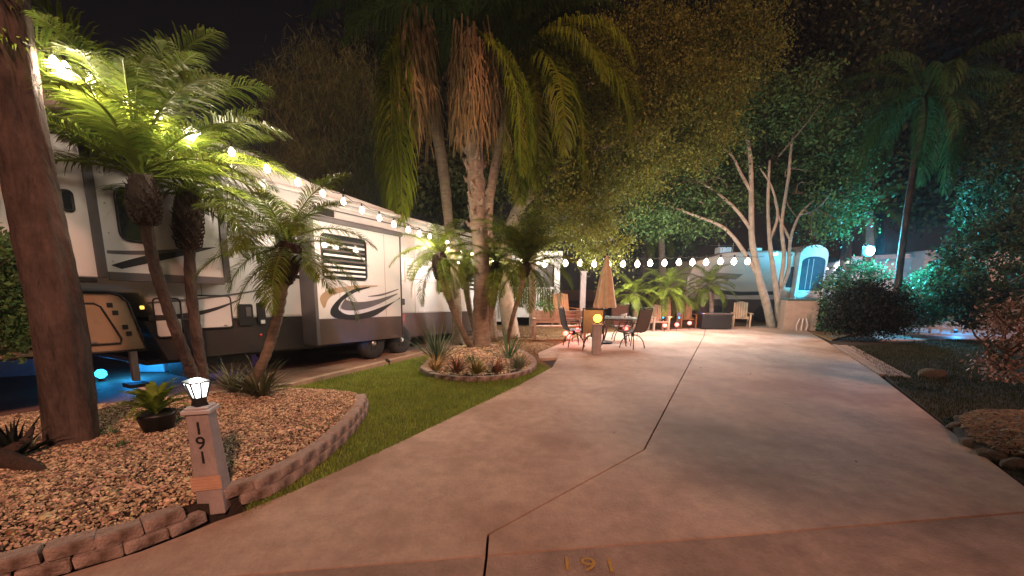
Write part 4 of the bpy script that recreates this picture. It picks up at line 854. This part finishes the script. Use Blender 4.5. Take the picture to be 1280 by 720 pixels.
def adirondack(label, x, y, sc, face, m='wood', rz=0):
    a = G(x, y); t = thing('adirondack_chair', label, 'chair', (a[0], a[1], 0), R(face))
    for k in range(6): MB().box(((k - 2.5) * .09 * sc, .30, .62 * sc + .02 * (2.5 - abs(k - 2.5))), (.078 * sc, .022, .72 * sc), tilt=(R(-14), 0, R((2.5 - k) * 0))).build('back_slat', M[m], t, bevel=.004)
    for k in range(4): MB().box((0, (-.28 + k * .12) * sc, (.36 - k * .02) * sc), (.5 * sc, .10 * sc, .02)).build('seat_slat', M[m], t, bevel=.004)
    for s_ in (-1, 1):
        MB().box((s_ * .30 * sc, -.28 * sc, .27 * sc), (.05, .09, .54 * sc)).build('leg', M[m], t, bevel=.004); MB().box((s_ * .29 * sc, .22 * sc, .2 * sc), (.05, .09, .40 * sc)).build('leg', M[m], t, bevel=.004)
        MB().box((s_ * .33 * sc, -.02, .55 * sc), (.12 * sc, .68 * sc, .022)).build('armrest', M[m], t, bevel=.004)
    return t
adirondack('grey wooden slat-back armchair at the patio edge right of the table', 822, 413, .88, 6)
adirondack('tan slat-back armchair behind the red lights, left of the black chest', 858, 409, .88, -8, 'orangewood')
adirondack('tan slat-back armchair between the black chest and the tree', 925, 408, .92, -20, 'tanfabric')
adirondack('orange-lit wooden armchair at the porch behind the bench', 705, 408, 1.25, 20, 'orangewood')
a = G(896, 412); t = thing('storage_chest', 'black storage chest at the back edge of the patio', 'chest', (a[0], a[1] + .3, 0), R(-3))
MB().box((0, 0, .27), (1.05, .6, .50)).build('body', M['black'], t, bevel=.02); MB().box((0, 0, .545), (1.1, .64, .06)).build('lid', M['rvdark'], t, bevel=.02)
for s_ in (-1, 1): MB().box((s_ * .35, -.31, .5), (.08, .02, .06)).build('latch', M['darkmetal'], t)
# red and blue garden lights
def stake(x, y, Y, m, col, e, label, grp, s=1.0):
    p = P(x, y, Y); t = thing('stake_light', label, 'garden light', (p[0], p[1], 0), 0, grp)
    MB().tube([(0, 0, -.02), (0, 0, max(p[2] - .03, .04))], .008, 5).build('stake', M['black'], t)
    MB().lathe([(.02, -.05 * s), (.055 * s, -.02 * s), (.06 * s, .015 * s), (.035 * s, .05 * s), (0, .055 * s)], (0, 0, max(p[2], .09)), 10).build('globe', M[m], t, smooth=True); point_light((0, -.0, max(p[2], .09) + .14), col, e, .05, t)
rl = [(707, 417, 11.6, 'leftmost low red light by the bench'), (712, 421, 11.3, 'lower red light of the cluster by the bench'), (716, 415, 11.7, 'middle red light of the cluster by the bench'), (722, 413, 11.4, 'large red light left of the blue-grey chair legs'), (735, 411, 11.9, 'red light under the tan chair'), (782, 411, 11.9, 'red light under the table right side'), (797, 410, 12.1, 'red light between the dark chair and the grey armchair'), (831, 407, 14.3, 'large red light right of the grey armchair'), (846, 406, 14.5, 'red light in the middle of the row before the small palms'), (862, 404, 14.8, 'smallest red light beside the black chest')]
for x, y, Y, lab in rl: stake(x, y, Y, 'bulbred', (1, .05, .03), 3.4, lab, 'red garden lights round the patio', 1.2)
for x, y, lab in [(829, 397, 'dim blue light above the red lights, left one'), (849, 397, 'dim blue light above the red lights, middle one'), (877, 393, 'blue light just left of the black chest')]: stake(x, y, 15.2, 'bulbblue', (.05, .1, 1), 1.2, lab, 'small blue garden lights', .45)
# outdoor counter
a = G(1003, 413); t = thing('outdoor_counter', 'beige stucco counter with dark green top at the end of the patio', 'counter', (a[0], a[1] + .35, 0), R(-18))
MB().box((0, 0, .52), (1.0, .75, 1.04)).build('base', M['stucco'], t, bevel=.01); MB().box((0, 0, 1.07), (1.08, .83, .05)).build('countertop', M['granite'], t, bevel=.008)
for k in range(3): MB().tube(smooth_path([(-.1 + k * .14, -.42, 0), (-.12 + k * .16, -.44, .2), (-.05 + k * .1, -.42, .42)], 3), .012, 5).build('hose_loop', M['gwhite'], t)
for x, y, s_, lab in [(975, 404, .28, 'pale boulder at the tree foot left of the counter'), (987, 410, .16, 'small stone by the counter')]:
    pass

# ------------------------------------------------------------------ rocks
def rock(label, x, y, s3, seed, m='rock', rz=0.0, name='boulder'):
    bm = bmesh.new(); bmesh.ops.create_icosphere(bm, subdivisions=3, radius=1); rr = random.Random(seed); k = [Vector((rr.gauss(0, 1), rr.gauss(0, 1), rr.gauss(0, 1))).normalized() for _ in range(14)]; h = [rr.uniform(.72, .95) for _ in k]
    for v in bm.verts:
        for d, q in zip(k, h):
            e = v.co.dot(d)
            if e > q: v.co -= d * (e - q)
        v.co += v.co * rr.uniform(-.02, .02)
    me = bpy.data.meshes.new(name); bm.to_mesh(me); bm.free(); me.materials.append(M[m]); a = G(x, y)
    o = tag(inst(name, me, None, (a[0], a[1], s3[2] * .35), (0, 0, rz), s3), label, 'rock'); return o
rock('pale flat-topped rock alone on the dark right lawn', 1165, 470, (.22, .16, .11), 1)
rock('pale boulder at the foot of the branching tree by the counter', 977, 409, (.3, .2, .22), 4)
mnd = [G(*p) for p in [(1190, 536), (1200, 552), (1235, 570), (1290, 588), (1400, 600), (1400, 530), (1290, 520), (1220, 518), (1195, 524)]]
M['pebble_light'] = M['pebble']; M['pebble'] = mat('darkpebble', (.20, .13, .07), (.11, .07, .04), scale=5, rough=.85, island=.5)  # darker pebble copy, shade of the right side put into its colour
bed(mnd, .05, .12, 6500, .018, 'rock_bed')
M['pebble'] = M['pebble_light']
for k, (x, y) in enumerate([(1196, 536), (1212, 556), (1238, 571), (1268, 583), (1203, 527)]):
    rock(['tan border rock at the left tip of the right rock bed', 'border rock second from the tip of the right rock bed', 'flat brown rock on the near side of the right rock bed', 'brown rock at the frame edge of the right rock bed', 'small rock on the far side of the right rock bed tip'][k], x, y, (.12, .09, .06), 10 + k, rz=k, name='border_rock')
# bare shrub at the right edge
a = Vector((*G(1250, 500), 0)); t = thing('bare_shrub', 'sparse shrub with pinkish leaves at the right edge of the picture', 'shrub', a)
bl = [blob(1258, 440, a.y, 30, 45), blob(1272, 400, a.y, 35, 30)]
twigs(t, a, bl, 26, 3, root=a, r=.009); leaves('foliage', bl, 900, .03, mat('pinkleaf', (.40, .26, .22), (.22, .12, .08), rough=.5, island=.4, transl=.2), t, 8, cl=9, spread=.07, off=a)
# hedge shrubs
def shrub(name, label, bls, n, size, m, base, seed, tw=20, cl=20, spread=.12, cat='shrub', shell=.5):
    a = Vector(base); t = thing(name, label, cat, a); leaves('foliage', bls, n, size, M[m], t, seed, off=a, cl=cl, spread=spread, shell=shell)
    if tw: twigs(t, a, bls, tw, seed, root=a, r=.01)
    return t
gb = G(1085, 424)
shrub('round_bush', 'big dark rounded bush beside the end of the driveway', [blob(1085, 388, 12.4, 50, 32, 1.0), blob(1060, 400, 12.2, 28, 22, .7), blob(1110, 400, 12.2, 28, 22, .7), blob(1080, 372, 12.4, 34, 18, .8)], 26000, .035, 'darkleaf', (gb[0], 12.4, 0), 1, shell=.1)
shrub('blue_lit_shrub', 'loose shrub lit cyan between the counter and the dark bush', [blob(1045, 375, 14.5, 24, 32, .7), blob(1035, 400, 14.5, 16, 18, .5), blob(1075, 350, 15, 34, 22, .8)], 5200, .055, 'shrubleaf', (*G(1045, 412), 0), 2)
shrub('green_lit_shrub', 'bright green shrub lit by the cyan floodlight right of the palm trunk', [blob(1165, 372, 13.8, 42, 30, 1.0), blob(1185, 345, 14, 34, 18, .8), blob(1145, 388, 13.6, 26, 18, .7)], 7500, .06, 'shrubleaf', (*G(1160, 405), 0), 3)
shrub('dark_shrub', 'tall dark reddish-green shrub filling the right edge behind the bare shrub', [blob(1245, 330, 12, 55, 70, 1.4), blob(1265, 260, 12.5, 50, 60, 1.3), blob(1225, 380, 12, 40, 30, 1.0), blob(1275, 170, 12, 50, 60, 1.2)], 20000, .06, 'duskleaf', (*G(1240, 425), 0), 4)
shrub('left_shrub', 'dark leafy shrub behind the leaning trunk at the left edge', [blob(4, 395, 4.3, 26, 45, .3), blob(-20, 330, 4.3, 34, 40, .4)], 6000, .03, 'leaf', (*G(5, 460), 0), 5, spread=.08)
shrub('porch_shrub', 'small green shrub in front of the white porch railing', [blob(680, 388, 13.6, 16, 10, .3)], 1200, .03, 'shrubleaf', (*G(680, 410), 0), 6, spread=.06, tw=6)

# ------------------------------------------------------------------ small palms behind the patio
def mini(label, x, yb, Y, yc, n, L_, seed, kind='pygmy', stems=1):
    a = P(x, yb, Y); a = (a[0], Y, 0); c = P(x, yc, Y)
    return palm('patio_palm', label, 'palm', [a, (a[0] + .04, Y, c[2] * .5), (c[0], Y, c[2])], [.09, .08, .08], kind, n, L_, [70, 48, 28, 8, -12, -35], seed, boots=.25, group=None)
mini('bright green small palm just right of the closed umbrella', 792, 408, 14.6, 368, 26, 1.05, 51)
mini('small palm with orange-lit stems behind the row of red lights', 833, 408, 15.0, 362, 32, 1.2, 52)
mini('second stem palm leaning beside the orange-lit small palm', 846, 408, 15.3, 372, 20, .95, 53)
mini('small palm behind the black chest in front of the beige camper', 886, 405, 15.8, 356, 28, 1.15, 54)
point_light(P(838, 396, 14.4), (1, .32, .08), 22, .06); point_light(P(880, 392, 15.0), (1, .32, .08), 10, .06)  # two added orange lights without lamp bodies, warming the small palms

# ------------------------------------------------------------------ branching tree at the patio end
YT = 15.8; a = Vector((*P(965, 409, YT)[:2], 0)); a.z = 0
t = thing('branching_tree', 'many-stemmed pale tree with wide crown at the end of the driveway', 'tree', a)
p = lambda x, y, d=0.0: P(x, y, YT + d)
limbs(t, [([a, p(958, 380), p(948, 345), p(940, 300), p(939, 250), p(938, 200), p(930, 150)], (.16, .05)),
          ([a + Vector((.25, .1, 0)), p(972, 380), p(967, 340), p(962, 300), p(960, 250), p(962, 200)], (.12, .035)),
          ([p(970, 372), p(985, 340), p(988, 300), p(1000, 268), p(1018, 250)], (.08, .03)),
          ([p(975, 360), p(980, 320), p(977, 280), p(985, 225), p(992, 170), p(1010, 140)], (.08, .03)),
          ([p(950, 350), p(930, 315), p(905, 285), p(870, 270), p(838, 258)], (.085, .03)),
          ([p(941, 290), p(920, 262), p(895, 240), p(870, 225)], (.07, .02)), ([p(939, 240), p(925, 215), p(915, 195), p(890, 175)], (.06, .02)),
          ([p(962, 300), p(972, 270), p(965, 235), p(950, 210)], (.06, .02)), ([p(988, 300), p(975, 275), p(968, 250)], (.05, .02)),
          ([p(1000, 268), p(1020, 262), p(1040, 240)], (.05, .02))], a)
tb = [blob(850, 225, YT + .5, 60, 34, 1.3), blob(905, 180, YT + 1, 60, 42, 1.6), blob(960, 140, YT + 1, 70, 45, 1.8), blob(1025, 190, YT + .8, 55, 50, 1.6), blob(1050, 245, YT + .5, 40, 30, 1.1), blob(880, 255, YT + .9, 52, 20, 1), blob(815, 268, YT, 36, 26, 1), blob(870, 285, YT + .8, 40, 14, .9), blob(1040, 275, YT - .5, 34, 24, 1), blob(1010, 230, YT + 1, 50, 34, 1), blob(930, 235, YT + 1.2, 50, 30, 1), blob(1000, 130, YT, 50, 35, 1.6), blob(900, 140, YT, 50, 35, 1.6)]
leaves('crown', tb, 70000, .062, M['leaf'], t, 61, off=a, cl=60, spread=.27, shell=.3); twigs(t, a, tb, 60, 62, root=p(955, 240), r=.014)

# olive oak over the patio
a = Vector((*P(640, 418, 12.6)[:2], 0)); t = thing('live_oak', 'olive-leaved oak with drooping boughs hanging over the umbrella', 'tree', a); p = lambda x, y, d=0.0: P(x, y, 12.6 + d)
limbs(t, [([a, p(634, 380), p(630, 330), p(640, 280), p(662, 235), p(700, 170), p(740, 100)], (.26, .1)), ([p(640, 280), p(670, 245), p(720, 270), p(750, 310)], (.09, .02)),
          ([p(662, 235), p(720, 200), p(790, 170), p(850, 150)], (.12, .03)), ([p(631, 320), p(606, 280), p(585, 250)], (.08, .03)), ([p(700, 240), p(740, 262), p(765, 300)], (.05, .02))], a, 'palebark')
ob = [blob(715, 265, 12.3, 52, 34, 1.2), blob(752, 300, 12.2, 32, 30, .8), blob(690, 215, 12.5, 60, 45, 1.6), blob(765, 200, 12.6, 70, 50, 2), blob(840, 150, 13, 80, 55, 2), blob(720, 130, 13, 70, 45, 1.8), blob(860, 110, 13.4, 70, 40, 1.8), blob(800, 60, 13.6, 90, 40, 2), blob(910, 55, 14, 70, 40, 1.8), blob(740, 240, 12.3, 40, 40, 1), blob(650, 300, 12.8, 36, 26, .8)]
leaves('crown', ob, 110000, .042, M['oakleaf'], t, 71, off=a, cl=64, spread=.24, hang=1.3); twigs(t, a, ob, 60, 72, root=p(690, 210), r=.008)

# casuarina behind the camper and the dark wood beyond
a = Vector((*P(430, 400, 15)[:2], 0)); t = thing('feathery_pine', 'feathery grey-green pine rising behind the camper left of the palms', 'tree', a); p = lambda x, y, d=0.0: P(x, y, 15 + d)
limbs(t, [([a, p(432, 300), p(420, 200), p(410, 90)], (.25, .05)), ([p(430, 280), p(400, 220), p(365, 150), p(350, 90)], (.09, .02)), ([p(425, 220), p(450, 160), p(455, 90)], (.07, .02)), ([p(430, 300), p(385, 260), p(345, 235)], (.07, .02))], a, 'bark')
cb = [blob(355, 150, 15, 26, 60, .8), blob(400, 130, 15, 34, 70, 1), blob(450, 150, 15, 36, 75, 1), blob(390, 225, 15, 60, 30, 1.4), blob(455, 240, 15, 50, 34, 1.2)]
leaves('crown', cb, 34000, .15, M['needle'], t, 81, off=a, cl=30, spread=.3, aspect=.045, up=.55); twigs(t, a, cb, 40, 82, 'twig', .009, root=p(425, 260))
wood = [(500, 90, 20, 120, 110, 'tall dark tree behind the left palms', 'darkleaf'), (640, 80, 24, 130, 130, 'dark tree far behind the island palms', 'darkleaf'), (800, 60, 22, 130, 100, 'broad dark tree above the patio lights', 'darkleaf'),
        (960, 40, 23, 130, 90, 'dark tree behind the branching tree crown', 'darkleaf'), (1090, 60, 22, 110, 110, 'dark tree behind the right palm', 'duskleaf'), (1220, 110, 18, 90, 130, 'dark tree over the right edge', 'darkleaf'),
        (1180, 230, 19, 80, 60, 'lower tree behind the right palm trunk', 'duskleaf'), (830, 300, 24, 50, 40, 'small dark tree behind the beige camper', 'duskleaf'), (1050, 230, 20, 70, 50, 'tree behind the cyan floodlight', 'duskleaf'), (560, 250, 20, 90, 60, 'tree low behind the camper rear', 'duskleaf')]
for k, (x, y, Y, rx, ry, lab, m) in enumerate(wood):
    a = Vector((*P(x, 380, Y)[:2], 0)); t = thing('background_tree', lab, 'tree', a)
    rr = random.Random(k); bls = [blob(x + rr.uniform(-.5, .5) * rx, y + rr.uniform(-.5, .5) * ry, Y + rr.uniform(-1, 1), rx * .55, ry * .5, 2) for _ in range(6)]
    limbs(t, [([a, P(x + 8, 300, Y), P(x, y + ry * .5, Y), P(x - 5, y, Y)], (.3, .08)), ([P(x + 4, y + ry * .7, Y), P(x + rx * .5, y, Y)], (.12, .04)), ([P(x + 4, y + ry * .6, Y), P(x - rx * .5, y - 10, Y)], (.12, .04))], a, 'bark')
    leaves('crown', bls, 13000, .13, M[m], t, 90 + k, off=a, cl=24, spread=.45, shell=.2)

# the trees at the right of the frame whose shade lies over the near driveway and the side lawn
for k, (x, y, h, rr_) in enumerate([(6.9, -2.6, 4.6, 1.9), (11.2, 1.2, 5.2, 2.4)]):
    a = Vector((x, y, 0)); t = thing('shade_tree', ['open-crowned tree right of the frame shading the near corner of the driveway', 'taller tree right of the frame shading the side lawn'][k], 'tree', a)
    bls = [(x + rr_ * math.cos(q) * .7, y + rr_ * math.sin(q) * .7, h + (q % 2) * .4, rr_ * .6, rr_ * .6, rr_ * .35) for q in (0, 1.2, 2.5, 3.8, 5.0)]
    limbs(t, [([a, (x + .1, y, 1.5), (x, y, h * .7), (x, y, h)], (.16, .06))] + [([(x, y, h * .6), ((x + b_[0]) / 2, (y + b_[1]) / 2, h * .85), b_[:3]], (.07, .02)) for b_ in bls], a, 'bark')
    leaves('crown', bls, 3000, .07, M['leaf'], t, 150 + k, off=a, cl=22, spread=.3, shell=.1)
# right side palms
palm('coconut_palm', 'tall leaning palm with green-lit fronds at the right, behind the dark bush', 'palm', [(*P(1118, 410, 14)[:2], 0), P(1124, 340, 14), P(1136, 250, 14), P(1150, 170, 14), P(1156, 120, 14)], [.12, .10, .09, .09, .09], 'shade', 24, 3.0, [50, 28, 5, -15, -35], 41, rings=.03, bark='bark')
palm('far_palm', 'short pale palm trunk behind the cyan floodlight', 'palm', [(*P(1088, 400, 19)[:2], 0), P(1088, 330, 19), P(1086, 262, 19)], [.16, .15, .13], 'pygmy', 18, 1.8, [60, 30, 5, -25], 42)
palm('far_palm', 'distant palm trunk above the string lights behind the beige camper', 'palm', [(*P(829, 400, 20)[:2], 0), P(828, 330, 20), P(826, 285, 20)], [.16, .15, .13], 'pygmy', 20, 2.0, [60, 30, 5, -25], 43)

# ------------------------------------------------------------------ beige camper at the back
YB = 18.0
c0, c1 = P(858, 400, YB), P(992, 400, YB); wB = c1[0] - c0[0]
t = thing('beige_camper', 'beige camper with dark stripe behind the branching tree, its end cap lit cyan', 'camper', (c0[0], YB, 0), R(-1))
def bx(n, m, x0, x1, z0, z1, y0, y1, bev=.02, par=None): return MB().box(((x0 + x1) / 2, (y0 + y1) / 2, (z0 + z1) / 2), (x1 - x0, y1 - y0, z1 - z0)).build(n, m, par or t, bevel=bev)
b = MB().prism([(0, .42), (wB, .42), (wB, 2.9), (wB * .7, 2.98), (wB * .3, 2.88), (.25, 2.55), (-.1, 1.9), (-.15, .8)], 0, 2.4); b.v = [(q[0], q[2], q[1]) for q in b.v]; b.build('body', M['beige'], t, bevel=.08)
b = MB().prism([(0.2, 1.30), (2.0, 1.12), (wB - .9, 1.16), (wB - .9, 1.30), (2.2, 1.28), (.9, 1.38)], -.012, .0); b.v = [(q[0], q[2], q[1]) for q in b.v]; b.build('stripe', M['rvdark'], t)
b = MB().prism([(-.1, .42), (wB, .42), (wB, .95), (-.1, .98)], -.008, .0); b.v = [(q[0], q[2], q[1]) for q in b.v]; b.build('lower_panel', M['rvskirt'], t)
b = MB().prism([(.6, 2.1), (2.2, 2.0), (1.9, 1.78), (.9, 1.86)], -.01, 0); b.v = [(q[0], q[2], q[1]) for q in b.v]; b.build('stripe', mat('gbrown', (.2, .14, .09), rough=.4), t)
wd_ = bx('window', M['wglass'], wB - .6, wB - .14, 1.45, 2.3, -.02, .02, .03)
for x in (1.2, 3.2): 
    wv = MB().lathe([(.2, -.1), (.33, -.1), (.36, 0), (.33, .1), (.2, .1)], n=20); wv.v = [(x + q[0], q[2] + .05, .36 + q[1]) for q in wv.v]; wv.build('wheel', M['rubber'], t, smooth=True)
bx('roof_vent', M['gwhite'], 1.4, 1.9, 2.9, 3.15, .6, 1.1); bx('roof_vent', M['gwhite'], 2.8, 3.2, 2.95, 3.12, .6, 1.0)
b = MB(); b.tube([(.9, .5, 3.2), (2.0, .5, 3.2)], .012, 4).tube([(1.3, .5, 2.9), (1.3, .5, 3.3)], .012, 4).tube([(1.9, .5, 2.9), (1.9, .5, 3.3)], .012, 4); b.build('roof_rack', M['metal'], t)
# end cap: arched, facing the floodlight
cx0 = P(994, 355, YB - .3)[0] - c0[0]; cx1 = P(1029, 355, YB - .3)[0] - c0[0]; cw = cx1 - cx0
ar = [(cx0, .9), (cx1, .9), (cx1, 2.75)] + [(cx0 + cw / 2 + cw / 2 * math.cos(a * PI / 10), 2.75 + .42 * math.sin(a * PI / 10)) for a in range(1, 10)] + [(cx0, 2.75)]
b = MB().prism(ar, -.3, 1.2); b.v = [(q[0], q[2], q[1]) for q in b.v]; ec = b.build('end_cap', M['gwhite'], t, bevel=.04)
b = MB().prism([(cx0 + .12, 1.35), (cx1 - .12, 1.35), (cx1 - .12, 2.5)] + [(cx0 + cw / 2 + (cw / 2 - .12) * math.cos(a * PI / 8), 2.5 + .2 * math.sin(a * PI / 8)) for a in range(1, 8)] + [(cx0 + .12, 2.5)], -.33, -.3); b.v = [(q[0], q[2], q[1]) for q in b.v]; b.build('window', mat('capglass', (.05, .10, .13), (.03, .07, .09), rough=.12, spec=.9), ec)
for k in range(2): MB().box((cx0 + .35 + k * .2, -.34, 2.0), (.02, .01, 1.2)).build('trim', M['greylilac'], ec)  # pale strips painting vertical reflections on the cap window
MB().box((cx0 + cw / 2, -.34, 1.15), (cw - .15, .02, .2)).build('bumper', M['gwhite'], ec)
q = P(1012, 398, 16.7); u_ = thing('uplight', 'cyan uplight at the foot of the beige camper end cap behind the counter', 'garden light', (q[0], q[1], 0))
MB().lathe([(.08, 0), (.09, .08), (.06, .12), (0, .12)]).build('housing', M['darkmetal'], u_); MB().lathe([(.055, .12), (.055, .13), (0, .135)]).build('lens', M['flood'], u_)
point_light((0, -.25, .35), (.04, .62, 1), 420, .06, u_, spot=48, aim=(.0, .95, 2.0))
# white campers to the right
c0 = P(1030, 400, 20); c1 = P(1145, 400, 20)
t = thing('white_camper', 'long white camper behind the floodlight with a small dark window', 'camper', (c0[0], 20, 0), R(-6)); wB = c1[0] - c0[0] + 1
b = MB().prism([(0, .5), (wB, .5), (wB, 3.05), (.6, 2.85), (.1, 2.6)], 0, 2.4); b.v = [(q[0], q[2], q[1]) for q in b.v]; b.build('body', M['gwhite'], t, bevel=.06)
bx('window', M['wglass'], .0 + .1, .65, 2.05, 2.5, -.03, .02, .03); bx('awning_roller', M['gwhite'], 1.0, wB - .3, 2.7, 2.82, -.15, 0, .04); bx('trim', M['rvdark'], .05, wB, .9, 1.0, -.012, 0, 0)
for k, (x, y) in enumerate([(1032, 337), (1046, 333), (1060, 329)]):  # string light reflections built as added lamps that brighten the campers
    q = P(x, y, 19.6); l = thing('camper_lamp', ['lowest of the three round lights left of the floodlight', 'middle of the three round lights left of the floodlight', 'highest of the three round lights left of the floodlight'][k], 'lamp', q, 0, 'round lights before the white camper')
    MB().lathe([(.12, 0), (.10, .06), (.04, .10), (0, .1)], n=12).build('shade', mat('warmshade', (1, .9, .8), emit=(1, .85, .7), estr=1.6), l, smooth=True); MB().tube([(0, 0, .1), (0, 0, .45)], .006, 4).build('cord', M['wire'], l); point_light((0, -.1, -.15), (.9, .85, 1), 12, .06, l)
c0 = P(1140, 400, 19); t = thing('awning_camper', 'white camper with slanted awning right of the leaning palm trunk', 'camper', (c0[0], 19, 0), R(-5))
b = MB().prism([(0, .6), (3.4, .6), (3.4, 3.15), (0, 3.05)], 0, 2.4); b.v = [(q[0], q[2], q[1]) for q in b.v]; b.build('body', M['greylilac'], t, bevel=.06)
b = MB(); b.add([(.9, -.05, 3.1), (3.2, -.05, 3.15), (3.0, -1.6, 2.35), (.6, -1.6, 2.3), (.9, -.05, 3.08), (3.2, -.05, 3.13), (3.0, -1.6, 2.33), (.6, -1.6, 2.28)], [(0, 3, 2, 1), (4, 5, 6, 7), (2, 3, 7, 6), (1, 2, 6, 5), (0, 4, 7, 3)]); b.build('awning', M['gwhite'], t)
for x in (.65, 2.95): MB().tube([(x, -1.58, 2.3), (x, -.03, 1.2)], .02, 5).build('awning_arm', M['metal'], t)
bx('roof_vent', M['gwhite'], 1.9, 2.5, 3.15, 3.4, .5, 1.0); bx('window', M['wglass'], .2, .7, 1.9, 2.6, -.02, .02, .03)
# low white rail fence in the blue light
a = G(1135, 414); b2 = G(1235, 419); L_ = math.hypot(b2[0] - a[0], b2[1] - a[1])
t = thing('rail_fence', 'low white rail fence standing in the blue light behind the right lawn', 'fence', (a[0], a[1], 0), math.atan2(b2[1] - a[1], b2[0] - a[0]))
for z in (.16, .34, .52): MB().box((L_ / 2, 0, z), (L_, .03, .07)).build('rail', M['gwhite'], t, bevel=.004)
for k in range(8): MB().box((k * L_ / 7, .035, .32), (.07, .04, .64)).build('picket', M['gwhite'], t, bevel=.004)
# flood light
q = P(1085, 314, 15.2); t = thing('floodlight', 'bright cyan floodlight on a pole above the shrubs', 'floodlight', (q[0], q[1], 0))
MB().tube([(0, .12, 0), (0, .12, q[2] + .05)], .035, 8).build('pole', M['darkmetal'], t); MB().box((0, .04, q[2]), (.46, .1, .34)).build('housing', M['darkmetal'], t, bevel=.01); MB().lathe([(0, -.02), (.13, 0), (.10, .06), (0, .08)], (0, 0, 0), 14)
b = MB().lathe([(.19, 0), (.16, .06), (.0, .09)], n=16); b.v = [(p_[0], -.012 - p_[2], q[2] + p_[1]) for p_ in b.v]; b.build('lens', M['flood'], t, smooth=True)
point_light((0, -.26, q[2]), (.08, .62, 1), 1300, .1, t, spot=116, aim=(1.6, -3, q[2] - .5)); point_light((.1, -.2, q[2] + .3), (.08, .6, 1), 520, .1, t)
b = MB().lathe([(.15, 0), (.12, .04), (.0, .06)], n=14); b.v = [(p_[0], -.10 - p_[2], q[2] + p_[1]) for p_ in b.v]; b.build('lamp_core', M['floodcore'], t, smooth=True)
q2 = P(1077, 315, 15.3)
# thin night haze that lets the lamps glow
hm = bpy.data.materials.new('haze'); hm.use_nodes = True; hn = hm.node_tree; hn.nodes.remove(hn.nodes['Principled BSDF'])
hv = hn.nodes.new('ShaderNodeVolumePrincipled'); hv.inputs['Density'].default_value = .0011; hv.inputs['Color'].default_value = (.9, .95, 1, 1); hv.inputs['Anisotropy'].default_value = .3
hn.links.new(hv.outputs[0], hn.nodes['Material Output'].inputs['Volume'])
MB().box((0, 41, 9), (200, 170, 21)).build('haze', hm, kind='stuff')
q = P(1196, 405, 13.9); u_ = thing('uplight', 'blue garden light by the low rail fence behind the right lawn', 'garden light', (q[0], q[1], 0))
MB().lathe([(.06, 0), (.07, .06), (.05, .10), (0, .10)]).build('housing', M['darkmetal'], u_); MB().lathe([(.045, .10), (.045, .11), (0, .115)]).build('lens', M['bulbblue'], u_)
point_light((0, -.1, .5), (.06, .42, 1), 45, .06, u_)
# neighbour porch behind the island
c0 = P(602, 400, 17); t = thing('porch_trailer', 'white trailer with an open porch seen between the island palms', 'trailer', (c0[0], 17, 0)); wB = P(722, 400, 17)[0] - c0[0]
bx('wall', M['gwhite'], -.3, 1.3, .1, 2.55, 0, 2.5, .02); bx('roof_fascia', M['gwhite'], -.4, wB - .7, 2.35, 2.85, -.3, 2.6, .02); bx('corner_post', M['gwhite'], wB - 1.0, wB - .78, .1, 2.4, -.2, .0, .01); bx('back_wall', M['rvskirt'], 1.3, wB - .9, .1, 2.4, 1.6, 1.7, 0)
bx('window', M['wglass'], .35, .9, 1.3, 2.1, -.02, .03, .02); bx('deck', M['gwhite'], 1.3, wB - .5, .3, .75, -.3, 1.6, .02)
bx('top_rail', M['gwhite'], 1.3, wB - 1.0, 1.4, 1.48, -.25, -.18, .005); 
for k in range(16): bx('baluster', M['gwhite'], 1.35 + k * (wB - 2.4) / 16, 1.39 + k * (wB - 2.4) / 16, .75, 1.4, -.24, -.2, 0)
point_light((c0[0] + 2.2, 16.3, 2.2), (1, .82, .62), 30, .08)  # added warm light for the porch, no lamp modelled
